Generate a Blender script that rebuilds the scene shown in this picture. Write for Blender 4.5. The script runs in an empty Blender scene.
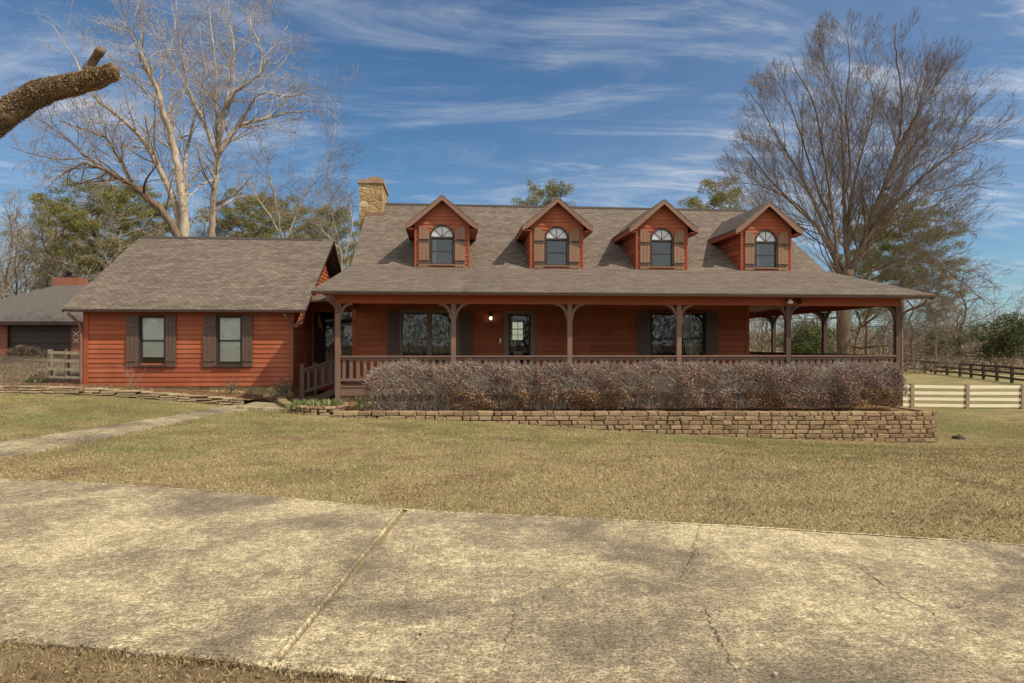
import bpy, math, random
import numpy as np
from mathutils import Vector, Matrix, noise

R = math.radians
scene = bpy.context.scene
COL = scene.collection

# ------------------------------------------------------------------ camera numbers
EYE = 1.66
FPX = 683.0
YAW = R(5.19)
HZ = 345.0
CT, ST = math.cos(YAW), math.sin(YAW)

def rr(px):
    return math.tan(YAW + math.atan((px - 512) / FPX))

def at(px, py, Y):
    """world point at depth Y (metres in front of the viewpoint)"""
    r = rr(px); X = r * Y
    d = Y * CT + X * ST
    return Vector((X, Y, EYE + (HZ - py) * d / FPX))

def sst(a, b, t):
    t = (t - a) / (b - a)
    t = min(1.0, max(0.0, t))
    return t * t * (3 - 2 * t)

def terrain(x, y):
    z = -0.85 * sst(-5, 13, x) * sst(8, 17, y)
    z -= 0.2 * sst(0, 13, x) * sst(18, 30, y)
    z += 0.45 * sst(-3, -11, x) * sst(11, 19, y)
    z += 0.5 * sst(-8, -18, x) * sst(20, 40, y)
    z += 0.02 * math.sin(x * 0.7 + 1.3) * math.sin(y * 0.5)
    return z

def G(px, py):
    z = 0.0
    u = (px - 512) / FPX
    for _ in range(30):
        d = (EYE - z) * FPX / (py - HZ)
        x = u * d * CT + d * ST
        y = d * CT - u * d * ST
        z = 0.5 * z + 0.5 * terrain(x, y)
    return Vector((x, y, terrain(x, y)))

# ------------------------------------------------------------------ mesh builder
class MB:
    def __init__(s):
        s.v = []; s.f = []
    def face(s, pts):
        n = len(s.v); s.v += [tuple(p) for p in pts]; s.f.append(list(range(n, n + len(pts))))
    def box(s, x0, x1, y0, y1, z0, z1):
        if x0 > x1: x0, x1 = x1, x0
        if y0 > y1: y0, y1 = y1, y0
        if z0 > z1: z0, z1 = z1, z0
        n = len(s.v)
        s.v += [(x0,y0,z0),(x1,y0,z0),(x1,y1,z0),(x0,y1,z0),(x0,y0,z1),(x1,y0,z1),(x1,y1,z1),(x0,y1,z1)]
        for f in ((0,3,2,1),(4,5,6,7),(0,1,5,4),(1,2,6,5),(2,3,7,6),(3,0,4,7)):
            s.f.append([n + i for i in f])
    def obox(s, c, ax, ay, az):
        """oriented box: centre and three half-vectors"""
        c = Vector(c); ax = Vector(ax); ay = Vector(ay); az = Vector(az)
        n = len(s.v)
        for sz in (-1, 1):
            for sx, sy in ((-1,-1),(1,-1),(1,1),(-1,1)):
                s.v.append(tuple(c + ax*sx + ay*sy + az*sz))
        for f in ((0,3,2,1),(4,5,6,7),(0,1,5,4),(1,2,6,5),(2,3,7,6),(3,0,4,7)):
            s.f.append([n + i for i in f])
    def bar(s, a, b, w, h, up=(0,0,1)):
        a = Vector(a); b = Vector(b); d = b - a; up = Vector(up)
        side = d.cross(up).normalized(); u2 = side.cross(d).normalized()
        s.obox((a+b)/2, d/2, side*w/2, u2*h/2)
    def prism(s, poly, ext):
        """closed polygon (list of points) extruded by vector"""
        ext = Vector(ext); poly = [Vector(p) for p in poly]
        n = len(s.v); k = len(poly)
        nr = Vector((0,0,0))
        for i in range(k):
            nr += poly[i].cross(poly[(i+1) % k])
        if nr.dot(ext) > 0: poly.reverse()
        s.v += [tuple(p) for p in poly] + [tuple(p + ext) for p in poly]
        s.f.append([n+i for i in range(k)]); s.f.append([n+k+i for i in reversed(range(k))])
        for i in range(k):
            j = (i+1) % k
            s.f.append([n+j, n+i, n+k+i, n+k+j])
    def tube(s, pts, rad, n=6, cap=True):
        m = len(pts)
        base = len(s.v)
        prev = None
        for i in range(m):
            p = pts[i]
            d = (pts[min(i+1, m-1)] - pts[max(i-1, 0)])
            if d.length < 1e-9: d = Vector((0,0,1))
            d.normalize()
            if prev is None:
                a = d.orthogonal().normalized()
            else:
                a = (prev - d * prev.dot(d))
                a = a.normalized() if a.length > 1e-6 else d.orthogonal().normalized()
            prev = a
            b = d.cross(a)
            r = rad[i]
            for k in range(n):
                t = 2*math.pi*k/n
                s.v.append(tuple(p + a*(r*math.cos(t)) + b*(r*math.sin(t))))
        for i in range(m-1):
            for k in range(n):
                k2 = (k+1) % n
                s.f.append([base+i*n+k, base+i*n+k2, base+(i+1)*n+k2, base+(i+1)*n+k])
        if cap:
            s.f.append([base+k for k in reversed(range(n))])
            s.f.append([base+(m-1)*n+k for k in range(n)])
    def lathe(s, c, prof, n=14):
        c = Vector(c); base = len(s.v)
        for r, z in prof:
            for k in range(n):
                t = 2*math.pi*k/n
                s.v.append((c.x + r*math.cos(t), c.y + r*math.sin(t), c.z + z))
        for i in range(len(prof)-1):
            for k in range(n):
                k2 = (k+1) % n
                s.f.append([base+i*n+k, base+i*n+k2, base+(i+1)*n+k2, base+(i+1)*n+k])
        s.f.append([base+k for k in reversed(range(n))])
        s.f.append([base+(len(prof)-1)*n+k for k in range(n)])
    def build(s, name, mat, parent=None, smooth=False, uv=True, bevel=0, **tags):
        off = Vector((0,0,0))
        p = parent
        while p is not None:
            off += Vector(p.location); p = p.parent
        me = bpy.data.meshes.new(name)
        vs = [(x-off.x, y-off.y, z-off.z) for x, y, z in s.v] if off.length > 0 else s.v
        me.from_pydata(vs, [], s.f)
        if uv:
            lay = me.uv_layers.new(name='UVMap')
            data = np.empty(len(me.loops)*2, dtype=np.float32)
            li = 0
            for f in s.f:
                p0 = Vector(s.v[f[0]])
                nr = Vector((0,0,0))
                for i in range(len(f)):
                    nr += (Vector(s.v[f[i]])-p0).cross(Vector(s.v[f[(i+1) % len(f)]])-p0)
                if nr.length < 1e-12: nr = Vector((0,0,1))
                nr.normalize()
                t = Vector((0,0,1)).cross(nr)
                if t.length < 1e-3: t = Vector((1,0,0)); b = Vector((0,1,0))
                else:
                    t.normalize(); b = nr.cross(t)
                for i in f:
                    q = Vector(s.v[i])
                    data[li] = q.dot(t); data[li+1] = q.dot(b); li += 2
            lay.data.foreach_set('uv', data)
        if smooth:
            me.polygons.foreach_set('use_smooth', [True]*len(me.polygons))
        me.materials.append(mat)
        me.update()
        o = bpy.data.objects.new(name, me); COL.objects.link(o)
        if parent is not None: o.parent = parent
        if bevel:
            m = o.modifiers.new('Bevel', 'BEVEL'); m.width = bevel; m.segments = 1
        for k, v in tags.items(): o[k] = v
        return o

def thing(name, label, category, loc=(0,0,0), group=None):
    o = bpy.data.objects.new(name, None); COL.objects.link(o)
    o.location = loc; o.empty_display_size = 0.3
    o['label'] = label; o['category'] = category
    if group: o['group'] = group
    return o

def numpy_mesh(name, V, faces_n, mat, parent=None, smooth=False, **tags):
    """V: (N*faces_n,3) array, each consecutive faces_n verts one polygon"""
    me = bpy.data.meshes.new(name)
    nv = len(V); nf = nv // faces_n
    me.vertices.add(nv); me.loops.add(nv); me.polygons.add(nf)
    me.vertices.foreach_set('co', V.astype(np.float32).ravel())
    me.loops.foreach_set('vertex_index', np.arange(nv, dtype=np.int32))
    me.polygons.foreach_set('loop_start', np.arange(0, nv, faces_n, dtype=np.int32))
    me.polygons.foreach_set('loop_total', np.full(nf, faces_n, dtype=np.int32))
    me.update(calc_edges=True)
    me.materials.append(mat)
    o = bpy.data.objects.new(name, me); COL.objects.link(o)
    if parent is not None: o.parent = parent
    for k, v in tags.items(): o[k] = v
    return o

# ------------------------------------------------------------------ materials
class NT:
    def __init__(s, name):
        s.m = bpy.data.materials.new(name); s.m.use_nodes = True
        s.t = s.m.node_tree; s.t.nodes.clear()
        s.out = s.n('ShaderNodeOutputMaterial')
        s.b = s.n('ShaderNodeBsdfPrincipled')
        s.t.links.new(s.b.outputs[0], s.out.inputs['Surface'])
        s.b.inputs['Specular IOR Level'].default_value = 0.3
    def n(s, typ, **kw):
        nd = s.t.nodes.new(typ)
        for k, v in kw.items():
            if k in nd.inputs: nd.inputs[k].default_value = v
            else: setattr(nd, k, v)
        return nd
    def l(s, a, b): s.t.links.new(a, b)
    def noise(s, vec, scale, detail=4, rough=0.55, dist=0.0):
        nd = s.n('ShaderNodeTexNoise'); nd.inputs['Scale'].default_value = scale
        nd.inputs['Detail'].default_value = detail; nd.inputs['Roughness'].default_value = rough
        nd.inputs['Distortion'].default_value = dist
        if vec is not None: s.l(vec, nd.inputs['Vector'])
        return nd.outputs['Fac']
    def ramp(s, fac, stops):
        nd = s.n('ShaderNodeValToRGB'); cr = nd.color_ramp
        while len(cr.elements) > 1: cr.elements.remove(cr.elements[-1])
        for i, (p, c) in enumerate(stops):
            e = cr.elements[0] if i == 0 else cr.elements.new(p)
            e.position = p; e.color = (c[0], c[1], c[2], 1) if not isinstance(c, (int, float)) else (c, c, c, 1)
        s.l(fac, nd.inputs[0]); return nd.outputs['Color']
    def mix(s, fac, a, b, mode='MIX'):
        nd = s.n('ShaderNodeMix', data_type='RGBA', blend_type=mode)
        for sock, val in ((nd.inputs[0], fac), (nd.inputs[6], a), (nd.inputs[7], b)):
            if isinstance(val, bpy.types.NodeSocket): s.l(val, sock)
            elif isinstance(val, (int, float)): sock.default_value = val
            else: sock.default_value = (val[0], val[1], val[2], 1)
        return nd.outputs[2]
    def math(s, op, a, b=0.0, c=0.0):
        nd = s.n('ShaderNodeMath', operation=op)
        for i, val in enumerate((a, b, c)):
            if isinstance(val, bpy.types.NodeSocket): s.l(val, nd.inputs[i])
            else: nd.inputs[i].default_value = val
        return nd.outputs[0]
    def uv(s):
        return s.n('ShaderNodeTexCoord').outputs['UV']
    def obj(s):
        return s.n('ShaderNodeNewGeometry').outputs['Position']
    def map(s, vec, scale=(1,1,1), rot=(0,0,0), loc=(0,0,0)):
        nd = s.n('ShaderNodeMapping'); nd.inputs['Scale'].default_value = scale
        nd.inputs['Rotation'].default_value = rot; nd.inputs['Location'].default_value = loc
        s.l(vec, nd.inputs['Vector']); return nd.outputs[0]
    def island(s):
        return s.n('ShaderNodeNewGeometry').outputs['Random Per Island']
    def color(s, c):
        if isinstance(c, bpy.types.NodeSocket): s.l(c, s.b.inputs['Base Color'])
        else: s.b.inputs['Base Color'].default_value = (c[0], c[1], c[2], 1)
    def rough(s, v):
        if isinstance(v, bpy.types.NodeSocket): s.l(v, s.b.inputs['Roughness'])
        else: s.b.inputs['Roughness'].default_value = v
    def bump(s, h, strength=0.3, dist=0.02):
        nd = s.n('ShaderNodeBump'); nd.inputs['Strength'].default_value = strength
        nd.inputs['Distance'].default_value = dist
        s.l(h, nd.inputs['Height']); s.l(nd.outputs[0], s.b.inputs['Normal'])

def sc(c, k): return (c[0]*k, c[1]*k, c[2]*k)

def painted_wood(name, c, var=0.25, rough=0.6, gscale=(1.2, 14, 14)):
    t = NT(name); p = t.obj()
    a = t.noise(t.map(p, gscale), 3.0, 5, 0.6)
    b = t.noise(p, 0.8, 3, 0.5)
    col = t.mix(t.ramp(a, [(0.3, 0.0), (0.7, 1.0)]), sc(c, 1-var), sc(c, 1+var*0.6))
    col = t.mix(t.math('MULTIPLY', t.ramp(b, [(0.4, 0.0), (0.75, 1.0)]), 0.4), col, sc(c, 1-var*1.3))
    t.color(col); t.rough(rough); t.bump(a, 0.15, 0.01)
    return t.m

def mat_siding():
    t = NT('red_stained_siding'); p = t.obj()
    isl = t.island()
    a = t.noise(t.map(p, (1.0, 1.0, 22)), 3.0, 6, 0.65)
    b = t.noise(t.map(p, (1.2, 1.2, 0.6)), 1.1, 4, 0.6)
    base = t.mix(isl, (0.375, 0.104, 0.041), (0.245, 0.060, 0.025))
    base = t.mix(t.ramp(a, [(0.3, 0.0), (0.75, 1.0)]), base, t.mix(0.5, base, (0.155, 0.035, 0.017)))
    base = t.mix(t.math('MULTIPLY', t.ramp(b, [(0.45, 0.0), (0.75, 1.0)]), 0.5), base, (0.42, 0.150, 0.080))
    t.color(base); t.rough(0.7); t.bump(a, 0.25, 0.006)
    return t.m

def mat_shingle():
    t = NT('asphalt_shingle'); u = t.uv()
    br = t.n('ShaderNodeTexBrick')
    t.l(u, br.inputs['Vector'])
    br.offset = 0.5; br.squash = 1.0
    br.inputs['Scale'].default_value = 1.0
    br.inputs['Brick Width'].default_value = 0.19
    br.inputs['Row Height'].default_value = 0.125
    br.inputs['Mortar Size'].default_value = 0.010
    br.inputs['Mortar Smooth'].default_value = 0.3
    br.inputs['Bias'].default_value = 0.0
    br.inputs['Color1'].default_value = (0.118, 0.092, 0.071, 1)
    br.inputs['Color2'].default_value = (0.178, 0.142, 0.112, 1)
    br.inputs['Mortar'].default_value = (0.080, 0.062, 0.049, 1)
    br2 = t.n('ShaderNodeTexBrick')
    t.l(t.map(u, (1, 1, 1), (0, 0, 0), (0.37, 0.0, 0)), br2.inputs['Vector'])
    br2.offset = 0.37
    br2.inputs['Scale'].default_value = 1.0; br2.inputs['Brick Width'].default_value = 0.41
    br2.inputs['Row Height'].default_value = 0.125; br2.inputs['Mortar Size'].default_value = 0.0
    br2.inputs['Color1'].default_value = (0.86, 0.86, 0.86, 1); br2.inputs['Color2'].default_value = (1.13, 1.125, 1.12, 1)
    gr = t.noise(u, 60, 3, 0.7)
    wide = t.noise(t.map(u, (0.35, 1.2, 1)), 1.2, 4, 0.6)
    col = t.mix(1.0, br.outputs['Color'], br2.outputs['Color'], 'MULTIPLY')
    col = t.mix(1.0, col, t.ramp(gr, [(0.3, 0.85), (0.7, 1.15)]), 'MULTIPLY')
    col = t.mix(1.0, col, t.ramp(wide, [(0.3, 0.88), (0.7, 1.1)]), 'MULTIPLY')
    t.color(col); t.rough(0.92)
    t.b.inputs['Specular IOR Level'].default_value = 0.15
    h = t.math('ADD', br.outputs['Fac'], 0)
    t.bump(t.math('MULTIPLY', h, -1.0), 0.5, 0.01)
    return t.m

def mat_stone(name, stops, isl=True, scale=6, strength=0.6):
    t = NT(name); p = t.obj()
    a = t.noise(p, scale, 6, 0.65)
    b = t.noise(p, scale*4, 4, 0.7)
    f = t.math('ADD', t.math('MULTIPLY', t.island(), 0.65 if isl else 0.0), t.math('MULTIPLY', a, 0.35 if isl else 1.0))
    col = t.ramp(f, stops)
    col = t.mix(1.0, col, t.ramp(b, [(0.3, 0.72), (0.7, 1.22)]), 'MULTIPLY')
    t.color(col); t.rough(0.93)
    t.b.inputs['Specular IOR Level'].default_value = 0.15
    t.bump(t.math('ADD', a, t.math('MULTIPLY', b, 0.4)), strength, 0.03)
    return t.m

def mat_rubble(name):
    t = NT(name); u = t.uv()
    w = t.n('ShaderNodeTexVoronoi', feature='DISTANCE_TO_EDGE'); w.inputs['Scale'].default_value = 3.9
    c = t.n('ShaderNodeTexVoronoi', feature='F1'); c.inputs['Scale'].default_value = 3.9
    uu = t.map(u, (0.8, 1.3, 1)); t.l(uu, w.inputs['Vector']); t.l(uu, c.inputs['Vector'])
    g = t.n('ShaderNodeRGBToBW'); t.l(c.outputs['Color'], g.inputs[0])
    a = t.noise(t.obj(), 14, 5, 0.65)
    col = t.ramp(g.outputs[0], [(0.15, (0.24, 0.145, 0.062)), (0.4, (0.38, 0.27, 0.125)), (0.6, (0.29, 0.185, 0.085)), (0.85, (0.46, 0.36, 0.20))])
    col = t.mix(1.0, col, t.ramp(a, [(0.3, 0.7), (0.7, 1.2)]), 'MULTIPLY')
    edge = t.ramp(w.outputs['Distance'], [(0.0, 1.0), (0.06, 0.0)])
    col = t.mix(t.math('MULTIPLY', edge, 0.7), col, (0.27, 0.215, 0.14))
    t.color(col); t.rough(0.9)
    t.bump(t.math('ADD', t.ramp(w.outputs['Distance'], [(0.0, 0.0), (0.12, 1.0)]), t.math('MULTIPLY', a, 0.5)), 0.7, 0.03)
    return t.m

def mat_bark(name, dark, light, scale=5, stretch=0.25, rough=0.95, patch=None, patch_amt=0.5):
    t = NT(name); p = t.obj()
    a = t.noise(t.map(p, (1, 1, stretch)), scale, 6, 0.7)
    b = t.noise(p, 0.5, 3, 0.6)
    col = t.mix(t.ramp(a, [(0.32, 0.0), (0.68, 1.0)]), dark, light)
    if patch:
        col = t.mix(t.math('MULTIPLY', t.ramp(b, [(0.45, 0.0), (0.6, 1.0)]), patch_amt), col, patch)
    t.color(col); t.rough(rough); t.bump(a, 0.6, 0.03)
    t.b.inputs['Specular IOR Level'].default_value = 0.1
    return t.m

def mat_leaf(name, stops, rough=0.75, trans=0.0, posvar=None):
    t = NT(name)
    col = t.ramp(t.island(), stops)
    a = t.noise(t.obj(), 0.9, 3, 0.6)
    col = t.mix(1.0, col, t.ramp(a, [(0.3, 0.7), (0.7, 1.25)]), 'MULTIPLY')
    t.color(col); t.rough(rough); t.b.inputs['Specular IOR Level'].default_value = 0.2
    if trans > 0:
        tr = t.n('ShaderNodeBsdfTranslucent'); t.l(col, tr.inputs['Color'])
        mx = t.n('ShaderNodeMixShader'); mx.inputs[0].default_value = trans
        t.l(t.b.outputs[0], mx.inputs[1]); t.l(tr.outputs[0], mx.inputs[2]); t.l(mx.outputs[0], t.out.inputs['Surface'])
    return t.m

def lawn_color(t, p):
    big = t.noise(p, 0.22, 5, 0.62, 0.4)
    mid = t.noise(p, 1.3, 5, 0.65)
    fine = t.noise(p, 26, 4, 0.75)
    grit = t.noise(p, 90, 2, 0.7)
    sep = t.n('ShaderNodeSeparateXYZ'); t.l(p, sep.inputs[0])
    far = t.n('ShaderNodeMapRange'); far.inputs['From Min'].default_value = 7.5; far.inputs['From Max'].default_value = 15.0
    t.l(sep.outputs[1], far.inputs['Value'])
    tan = t.ramp(fine, [(0.25, (0.165, 0.112, 0.052)), (0.5, (0.305, 0.238, 0.116)), (0.75, (0.50, 0.395, 0.225))])
    grn = t.ramp(fine, [(0.25, (0.090, 0.098, 0.028)), (0.55, (0.185, 0.182, 0.062)), (0.8, (0.31, 0.28, 0.125))])
    g = t.math('ADD', t.math('MULTIPLY', big, 0.75), t.math('MULTIPLY', mid, 0.45))
    g = t.math('ADD', g, t.math('MULTIPLY', far.outputs[0], 0.13))
    gm = t.ramp(g, [(0.62, 0.0), (0.80, 0.85)])
    col = t.mix(gm, tan, grn)
    br = t.ramp(t.noise(p, 0.9, 5, 0.7, 0.3), [(0.48, 0.0), (0.68, 0.7)])
    col = t.mix(br, col, (0.165, 0.108, 0.062))
    nr_ = t.n('ShaderNodeMapRange'); nr_.inputs['From Min'].default_value = 5.2; nr_.inputs['From Max'].default_value = 4.4
    t.l(sep.outputs[1], nr_.inputs['Value'])
    col = t.mix(t.math('MULTIPLY', nr_.outputs[0], 0.55), col, t.ramp(mid, [(0.4, (0.12, 0.075, 0.042)), (0.6, (0.26, 0.19, 0.10))]))
    col = t.mix(1.0, col, t.ramp(grit, [(0.3, 0.75), (0.7, 1.25)]), 'MULTIPLY')
    return col, fine

def mat_lawn():
    t = NT('dormant_lawn'); p = t.obj()
    col, fine = lawn_color(t, p)
    t.color(col); t.rough(0.95); t.b.inputs['Specular IOR Level'].default_value = 0.1
    t.bump(fine, 0.9, 0.04)
    return t.m

def mat_blade():
    t = NT('grass_blades'); p = t.obj()
    col, fine = lawn_color(t, t.map(p, (1, 1, 0)))
    col = t.mix(1.0, col, t.ramp(t.island(), [(0.0, 0.7), (0.5, 1.15), (1.0, 1.7)]), 'MULTIPLY')
    t.color(col); t.rough(0.8); t.b.inputs['Specular IOR Level'].default_value = 0.15
    return t.m

def mat_concrete(name='stained_concrete', k=1.0):
    t = NT(name); p = t.obj()
    q = t.map(p, (1, 1, 0))
    big = t.noise(q, 0.55, 6, 0.68, 0.5)
    mid = t.noise(t.map(p, (1.5, 1.2, 0), (0, 0, 0.25)), 1.9, 9, 0.80, 0.2)
    fine = t.noise(q, 13, 8, 0.85)
    grit = t.noise(q, 120, 3, 0.8)
    m = t.math('ADD', t.math('MULTIPLY', big, 0.90), t.math('SUBTRACT', t.math('MULTIPLY', mid, 0.50), 0.175))
    col = t.ramp(m, [(0.38, sc((0.150, 0.120, 0.082), k)), (0.47, sc((0.215, 0.172, 0.112), k)), (0.55, sc((0.280, 0.222, 0.136), k)), (0.66, sc((0.44, 0.355, 0.205), k))])
    pale = t.ramp(fine, [(0.47, 0.0), (0.60, 1.0)])
    palem = t.math('MULTIPLY', pale, t.ramp(m, [(0.44, 0.06), (0.62, 0.80)]))
    col = t.mix(palem, col, sc((0.66, 0.56, 0.345), k))
    dk = t.math('MULTIPLY', t.ramp(fine, [(0.36, 1.0), (0.47, 0.0)]), 0.55)
    col = t.mix(dk, col, sc((0.13, 0.108, 0.080), k))
    sp1 = t.noise(q, 46, 5, 0.85)
    stk = t.noise(t.map(p, (6, 30, 0), (0, 0, 0.9)), 1.6, 6, 0.8)
    col = t.mix(1.0, col, t.ramp(sp1, [(0.42, 0.50), (0.5, 1.0), (0.58, 1.45)]), 'MULTIPLY')
    col = t.mix(1.0, col, t.ramp(stk, [(0.40, 0.82), (0.60, 1.18)]), 'MULTIPLY')
    col = t.mix(1.0, col, t.ramp(grit, [(0.40, 0.62), (0.60, 1.38)]), 'MULTIPLY')
    t.color(col); t.rough(0.93); t.b.inputs['Specular IOR Level'].default_value = 0.15
    t.bump(t.math('ADD', fine, t.math('MULTIPLY', grit, 0.6)), 0.55, 0.012)
    return t.m

def mat_simple(name, c, rough=0.6, metal=0.0, nz=0.0, nscale=8, spec=0.3):
    t = NT(name)
    if nz > 0:
        a = t.noise(t.obj(), nscale, 5, 0.65)
        t.color(t.mix(t.ramp(a, [(0.3, 0.0), (0.7, 1.0)]), sc(c, 1-nz), sc(c, 1+nz)))
        t.bump(a, 0.3, 0.01)
    else: t.color(c)
    t.rough(rough); t.b.inputs['Metallic'].default_value = metal
    t.b.inputs['Specular IOR Level'].default_value = spec
    return t.m

def mat_glass():
    t = NT('window_glass')
    gl = t.n('ShaderNodeBsdfGlossy'); gl.inputs['Roughness'].default_value = 0.02
    gl.inputs['Color'].default_value = (0.9, 0.95, 1, 1)
    tr = t.n('ShaderNodeBsdfTransparent'); tr.inputs['Color'].default_value = (0.93, 0.95, 0.94, 1)
    lw = t.n('ShaderNodeFresnel'); lw.inputs['IOR'].default_value = 1.55
    mx = t.n('ShaderNodeMixShader')
    t.l(lw.outputs[0], mx.inputs[0]); t.l(tr.outputs[0], mx.inputs[1]); t.l(gl.outputs[0], mx.inputs[2])
    t.l(mx.outputs[0], t.out.inputs['Surface'])
    return t.m

def mat_emit(name, c, s):
    t = NT(name); t.color(c)
    t.b.inputs['Emission Color'].default_value = (c[0], c[1], c[2], 1)
    t.b.inputs['Emission Strength'].default_value = s
    return t.m

SIDING = mat_siding()
REDTRIM = painted_wood('red_trim', (0.31, 0.074, 0.030), 0.25)
FASCIA = painted_wood('shade_dark_fascia', (0.045, 0.026, 0.018), 0.25)  # near-black: the eave's shadow line is put into the board colour
RAKE = painted_wood('taupe_trim', (0.22, 0.122, 0.085), 0.2)
BROWN = painted_wood('brown_paint', (0.19, 0.112, 0.080), 0.25, 0.6, (8, 8, 1.5))
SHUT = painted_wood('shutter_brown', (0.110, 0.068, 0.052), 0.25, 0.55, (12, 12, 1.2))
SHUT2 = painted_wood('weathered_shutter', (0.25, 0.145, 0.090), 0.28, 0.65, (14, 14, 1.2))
SHADEPOST = painted_wood('brown_post_shaded', (0.085, 0.050, 0.038), 0.2, 0.6, (8, 8, 1.5))  # same brown paint with the porch shade put into its colour
DFRAME = painted_wood('window_frame_brown', (0.045, 0.033, 0.028), 0.2)
GREYF = painted_wood('grey_door_frame', (0.20, 0.17, 0.14), 0.15)
SHINGLE = mat_shingle()
GLASS = mat_glass()
BLOCK = mat_stone('tan_wall_block', [(0.0, (0.14, 0.092, 0.058)), (0.3, (0.22, 0.152, 0.088)), (0.55, (0.31, 0.225, 0.130)), (0.75, (0.25, 0.165, 0.100)), (1.0, (0.17, 0.128, 0.092))])
LEDGE = mat_stone('ledge_stone', [(0.0, (0.15, 0.105, 0.07)), (0.4, (0.27, 0.20, 0.12)), (0.7, (0.36, 0.28, 0.17)), (1.0, (0.22, 0.16, 0.12))])
RUBBLE = mat_rubble('rubble_stone')
CONC = mat_concrete()
PATH = mat_concrete('path_concrete', 0.88)
LAWN = mat_lawn()
BLADE = mat_blade()
MULCH = mat_stone('pine_straw', [(0.25, (0.10, 0.048, 0.024)), (0.5, (0.22, 0.115, 0.058)), (0.75, (0.33, 0.20, 0.11))], False, 16, 1.0)
GRAVEL = mat_stone('gravel', [(0.25, (0.07, 0.052, 0.032)), (0.5, (0.135, 0.105, 0.066)), (0.75, (0.21, 0.17, 0.11))], False, 9, 0.6)
SOIL = mat_simple('dark_soil', (0.055, 0.042, 0.028), 0.95, 0, 0.4, 12)
CRACK = mat_simple('crack_dirt', (0.085, 0.067, 0.047), 0.95, 0, 0.3, 20)
DARKROOM = mat_simple('room_interior', (0.035, 0.030, 0.026), 0.9)
BLIND = mat_simple('white_blind', (0.90, 0.87, 0.79), 0.7)
CURTAIN = mat_simple('pale_curtain', (0.34, 0.31, 0.25), 0.85, 0, 0.2, 6)
DCURT = mat_simple('grey_green_curtain', (0.13, 0.125, 0.10), 0.85, 0, 0.3, 4)
METAL = mat_simple('black_metal', (0.03, 0.028, 0.026), 0.45, 0.6)
HINGE = mat_simple('hinge_black', (0.02, 0.018, 0.016), 0.6)
RIDGE = mat_simple('ridge_vent', (0.055, 0.043, 0.036), 0.9, 0, 0.2)
CAPM = mat_simple('chimney_cap', (0.27, 0.175, 0.115), 0.9, 0, 0.25)
WHITEWOOD = painted_wood('weathered_white_board', (0.86, 0.78, 0.60), 0.12, 0.75, (1.5, 1.5, 12))
POSTWOOD = painted_wood('fence_post_wood', (0.30, 0.22, 0.15), 0.25, 0.85, (8, 8, 1))
GREYWOOD = painted_wood('grey_board', (0.58, 0.47, 0.30), 0.3, 0.85, (1.5, 1.5, 12))
DARKWOOD = painted_wood('dark_fence_wood', (0.070, 0.048, 0.036), 0.3, 0.85)
BULB = mat_emit('lit_bulb', (1.0, 0.86, 0.62), 5.0)
DAYWIN = mat_emit('daylit_back_window', (1.0, 0.97, 0.72), 0.28)
WHITEG = mat_simple('white_plastic', (0.75, 0.74, 0.70), 0.4)

SYC = mat_bark('pale_bark', (0.15, 0.105, 0.070), (0.43, 0.35, 0.26), 5, 0.3, patch=(0.58, 0.50, 0.39), patch_amt=0.5)
OAKB = mat_bark('grey_brown_bark', (0.075, 0.050, 0.034), (0.22, 0.155, 0.108), 6, 0.3, patch=(0.27, 0.21, 0.16), patch_amt=0.25)
TWIG = mat_bark('twig_bark', (0.13, 0.100, 0.082), (0.29, 0.232, 0.190), 3, 1)
TWIGP = mat_bark('pale_twig_bark', (0.25, 0.215, 0.185), (0.50, 0.44, 0.38), 3, 1)
BRUSHB = mat_bark('brush_bark', (0.15, 0.115, 0.080), (0.40, 0.335, 0.25), 3, 1)
PINEB = mat_bark('pine_bark', (0.10, 0.06, 0.04), (0.27, 0.18, 0.12), 8, 0.3)
NEEDLE = mat_leaf('pine_needles', [(0.0, (0.11, 0.115, 0.026)), (0.5, (0.21, 0.20, 0.055)), (1.0, (0.33, 0.29, 0.11))], 0.6, 0.2)
EVERG = mat_leaf('evergreen_leaves', [(0.0, (0.030, 0.045, 0.014)), (0.5, (0.070, 0.092, 0.026)), (1.0, (0.15, 0.165, 0.055))], 0.5, 0.15)
DEADL = mat_leaf('dry_brown_foliage', [(0.0, (0.105, 0.072, 0.044)), (0.5, (0.20, 0.145, 0.092)), (1.0, (0.33, 0.265, 0.18))], 0.8, 0.1)
HLEAF = mat_leaf('hedge_leaves', [(0.0, (0.045, 0.024, 0.018)), (0.3, (0.14, 0.078, 0.058)), (0.55, (0.27, 0.165, 0.130)), (0.8, (0.43, 0.300, 0.245)), (1.0, (0.62, 0.48, 0.40))], 0.65, 0.1)
HDRY = mat_leaf('dry_hedge_leaves', [(0.0, (0.09, 0.045, 0.018)), (0.5, (0.27, 0.155, 0.066)), (1.0, (0.46, 0.33, 0.18))], 0.75, 0.1)
BULBL = mat_leaf('bulb_leaves', [(0.0, (0.11, 0.15, 0.045)), (0.5, (0.24, 0.28, 0.10)), (1.0, (0.46, 0.44, 0.24))], 0.6, 0.2)
LITTER = mat_leaf('fallen_leaves', [(0.0, (0.045, 0.025, 0.014)), (0.4, (0.12, 0.065, 0.032)), (0.75, (0.25, 0.15, 0.075)), (1.0, (0.50, 0.38, 0.23))], 0.8, 0)
FERN = mat_leaf('dry_fern_bark', [(0.0, (0.14, 0.088, 0.045)), (0.5, (0.27, 0.180, 0.095)), (1.0, (0.42, 0.31, 0.18))], 0.85, 0)

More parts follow.
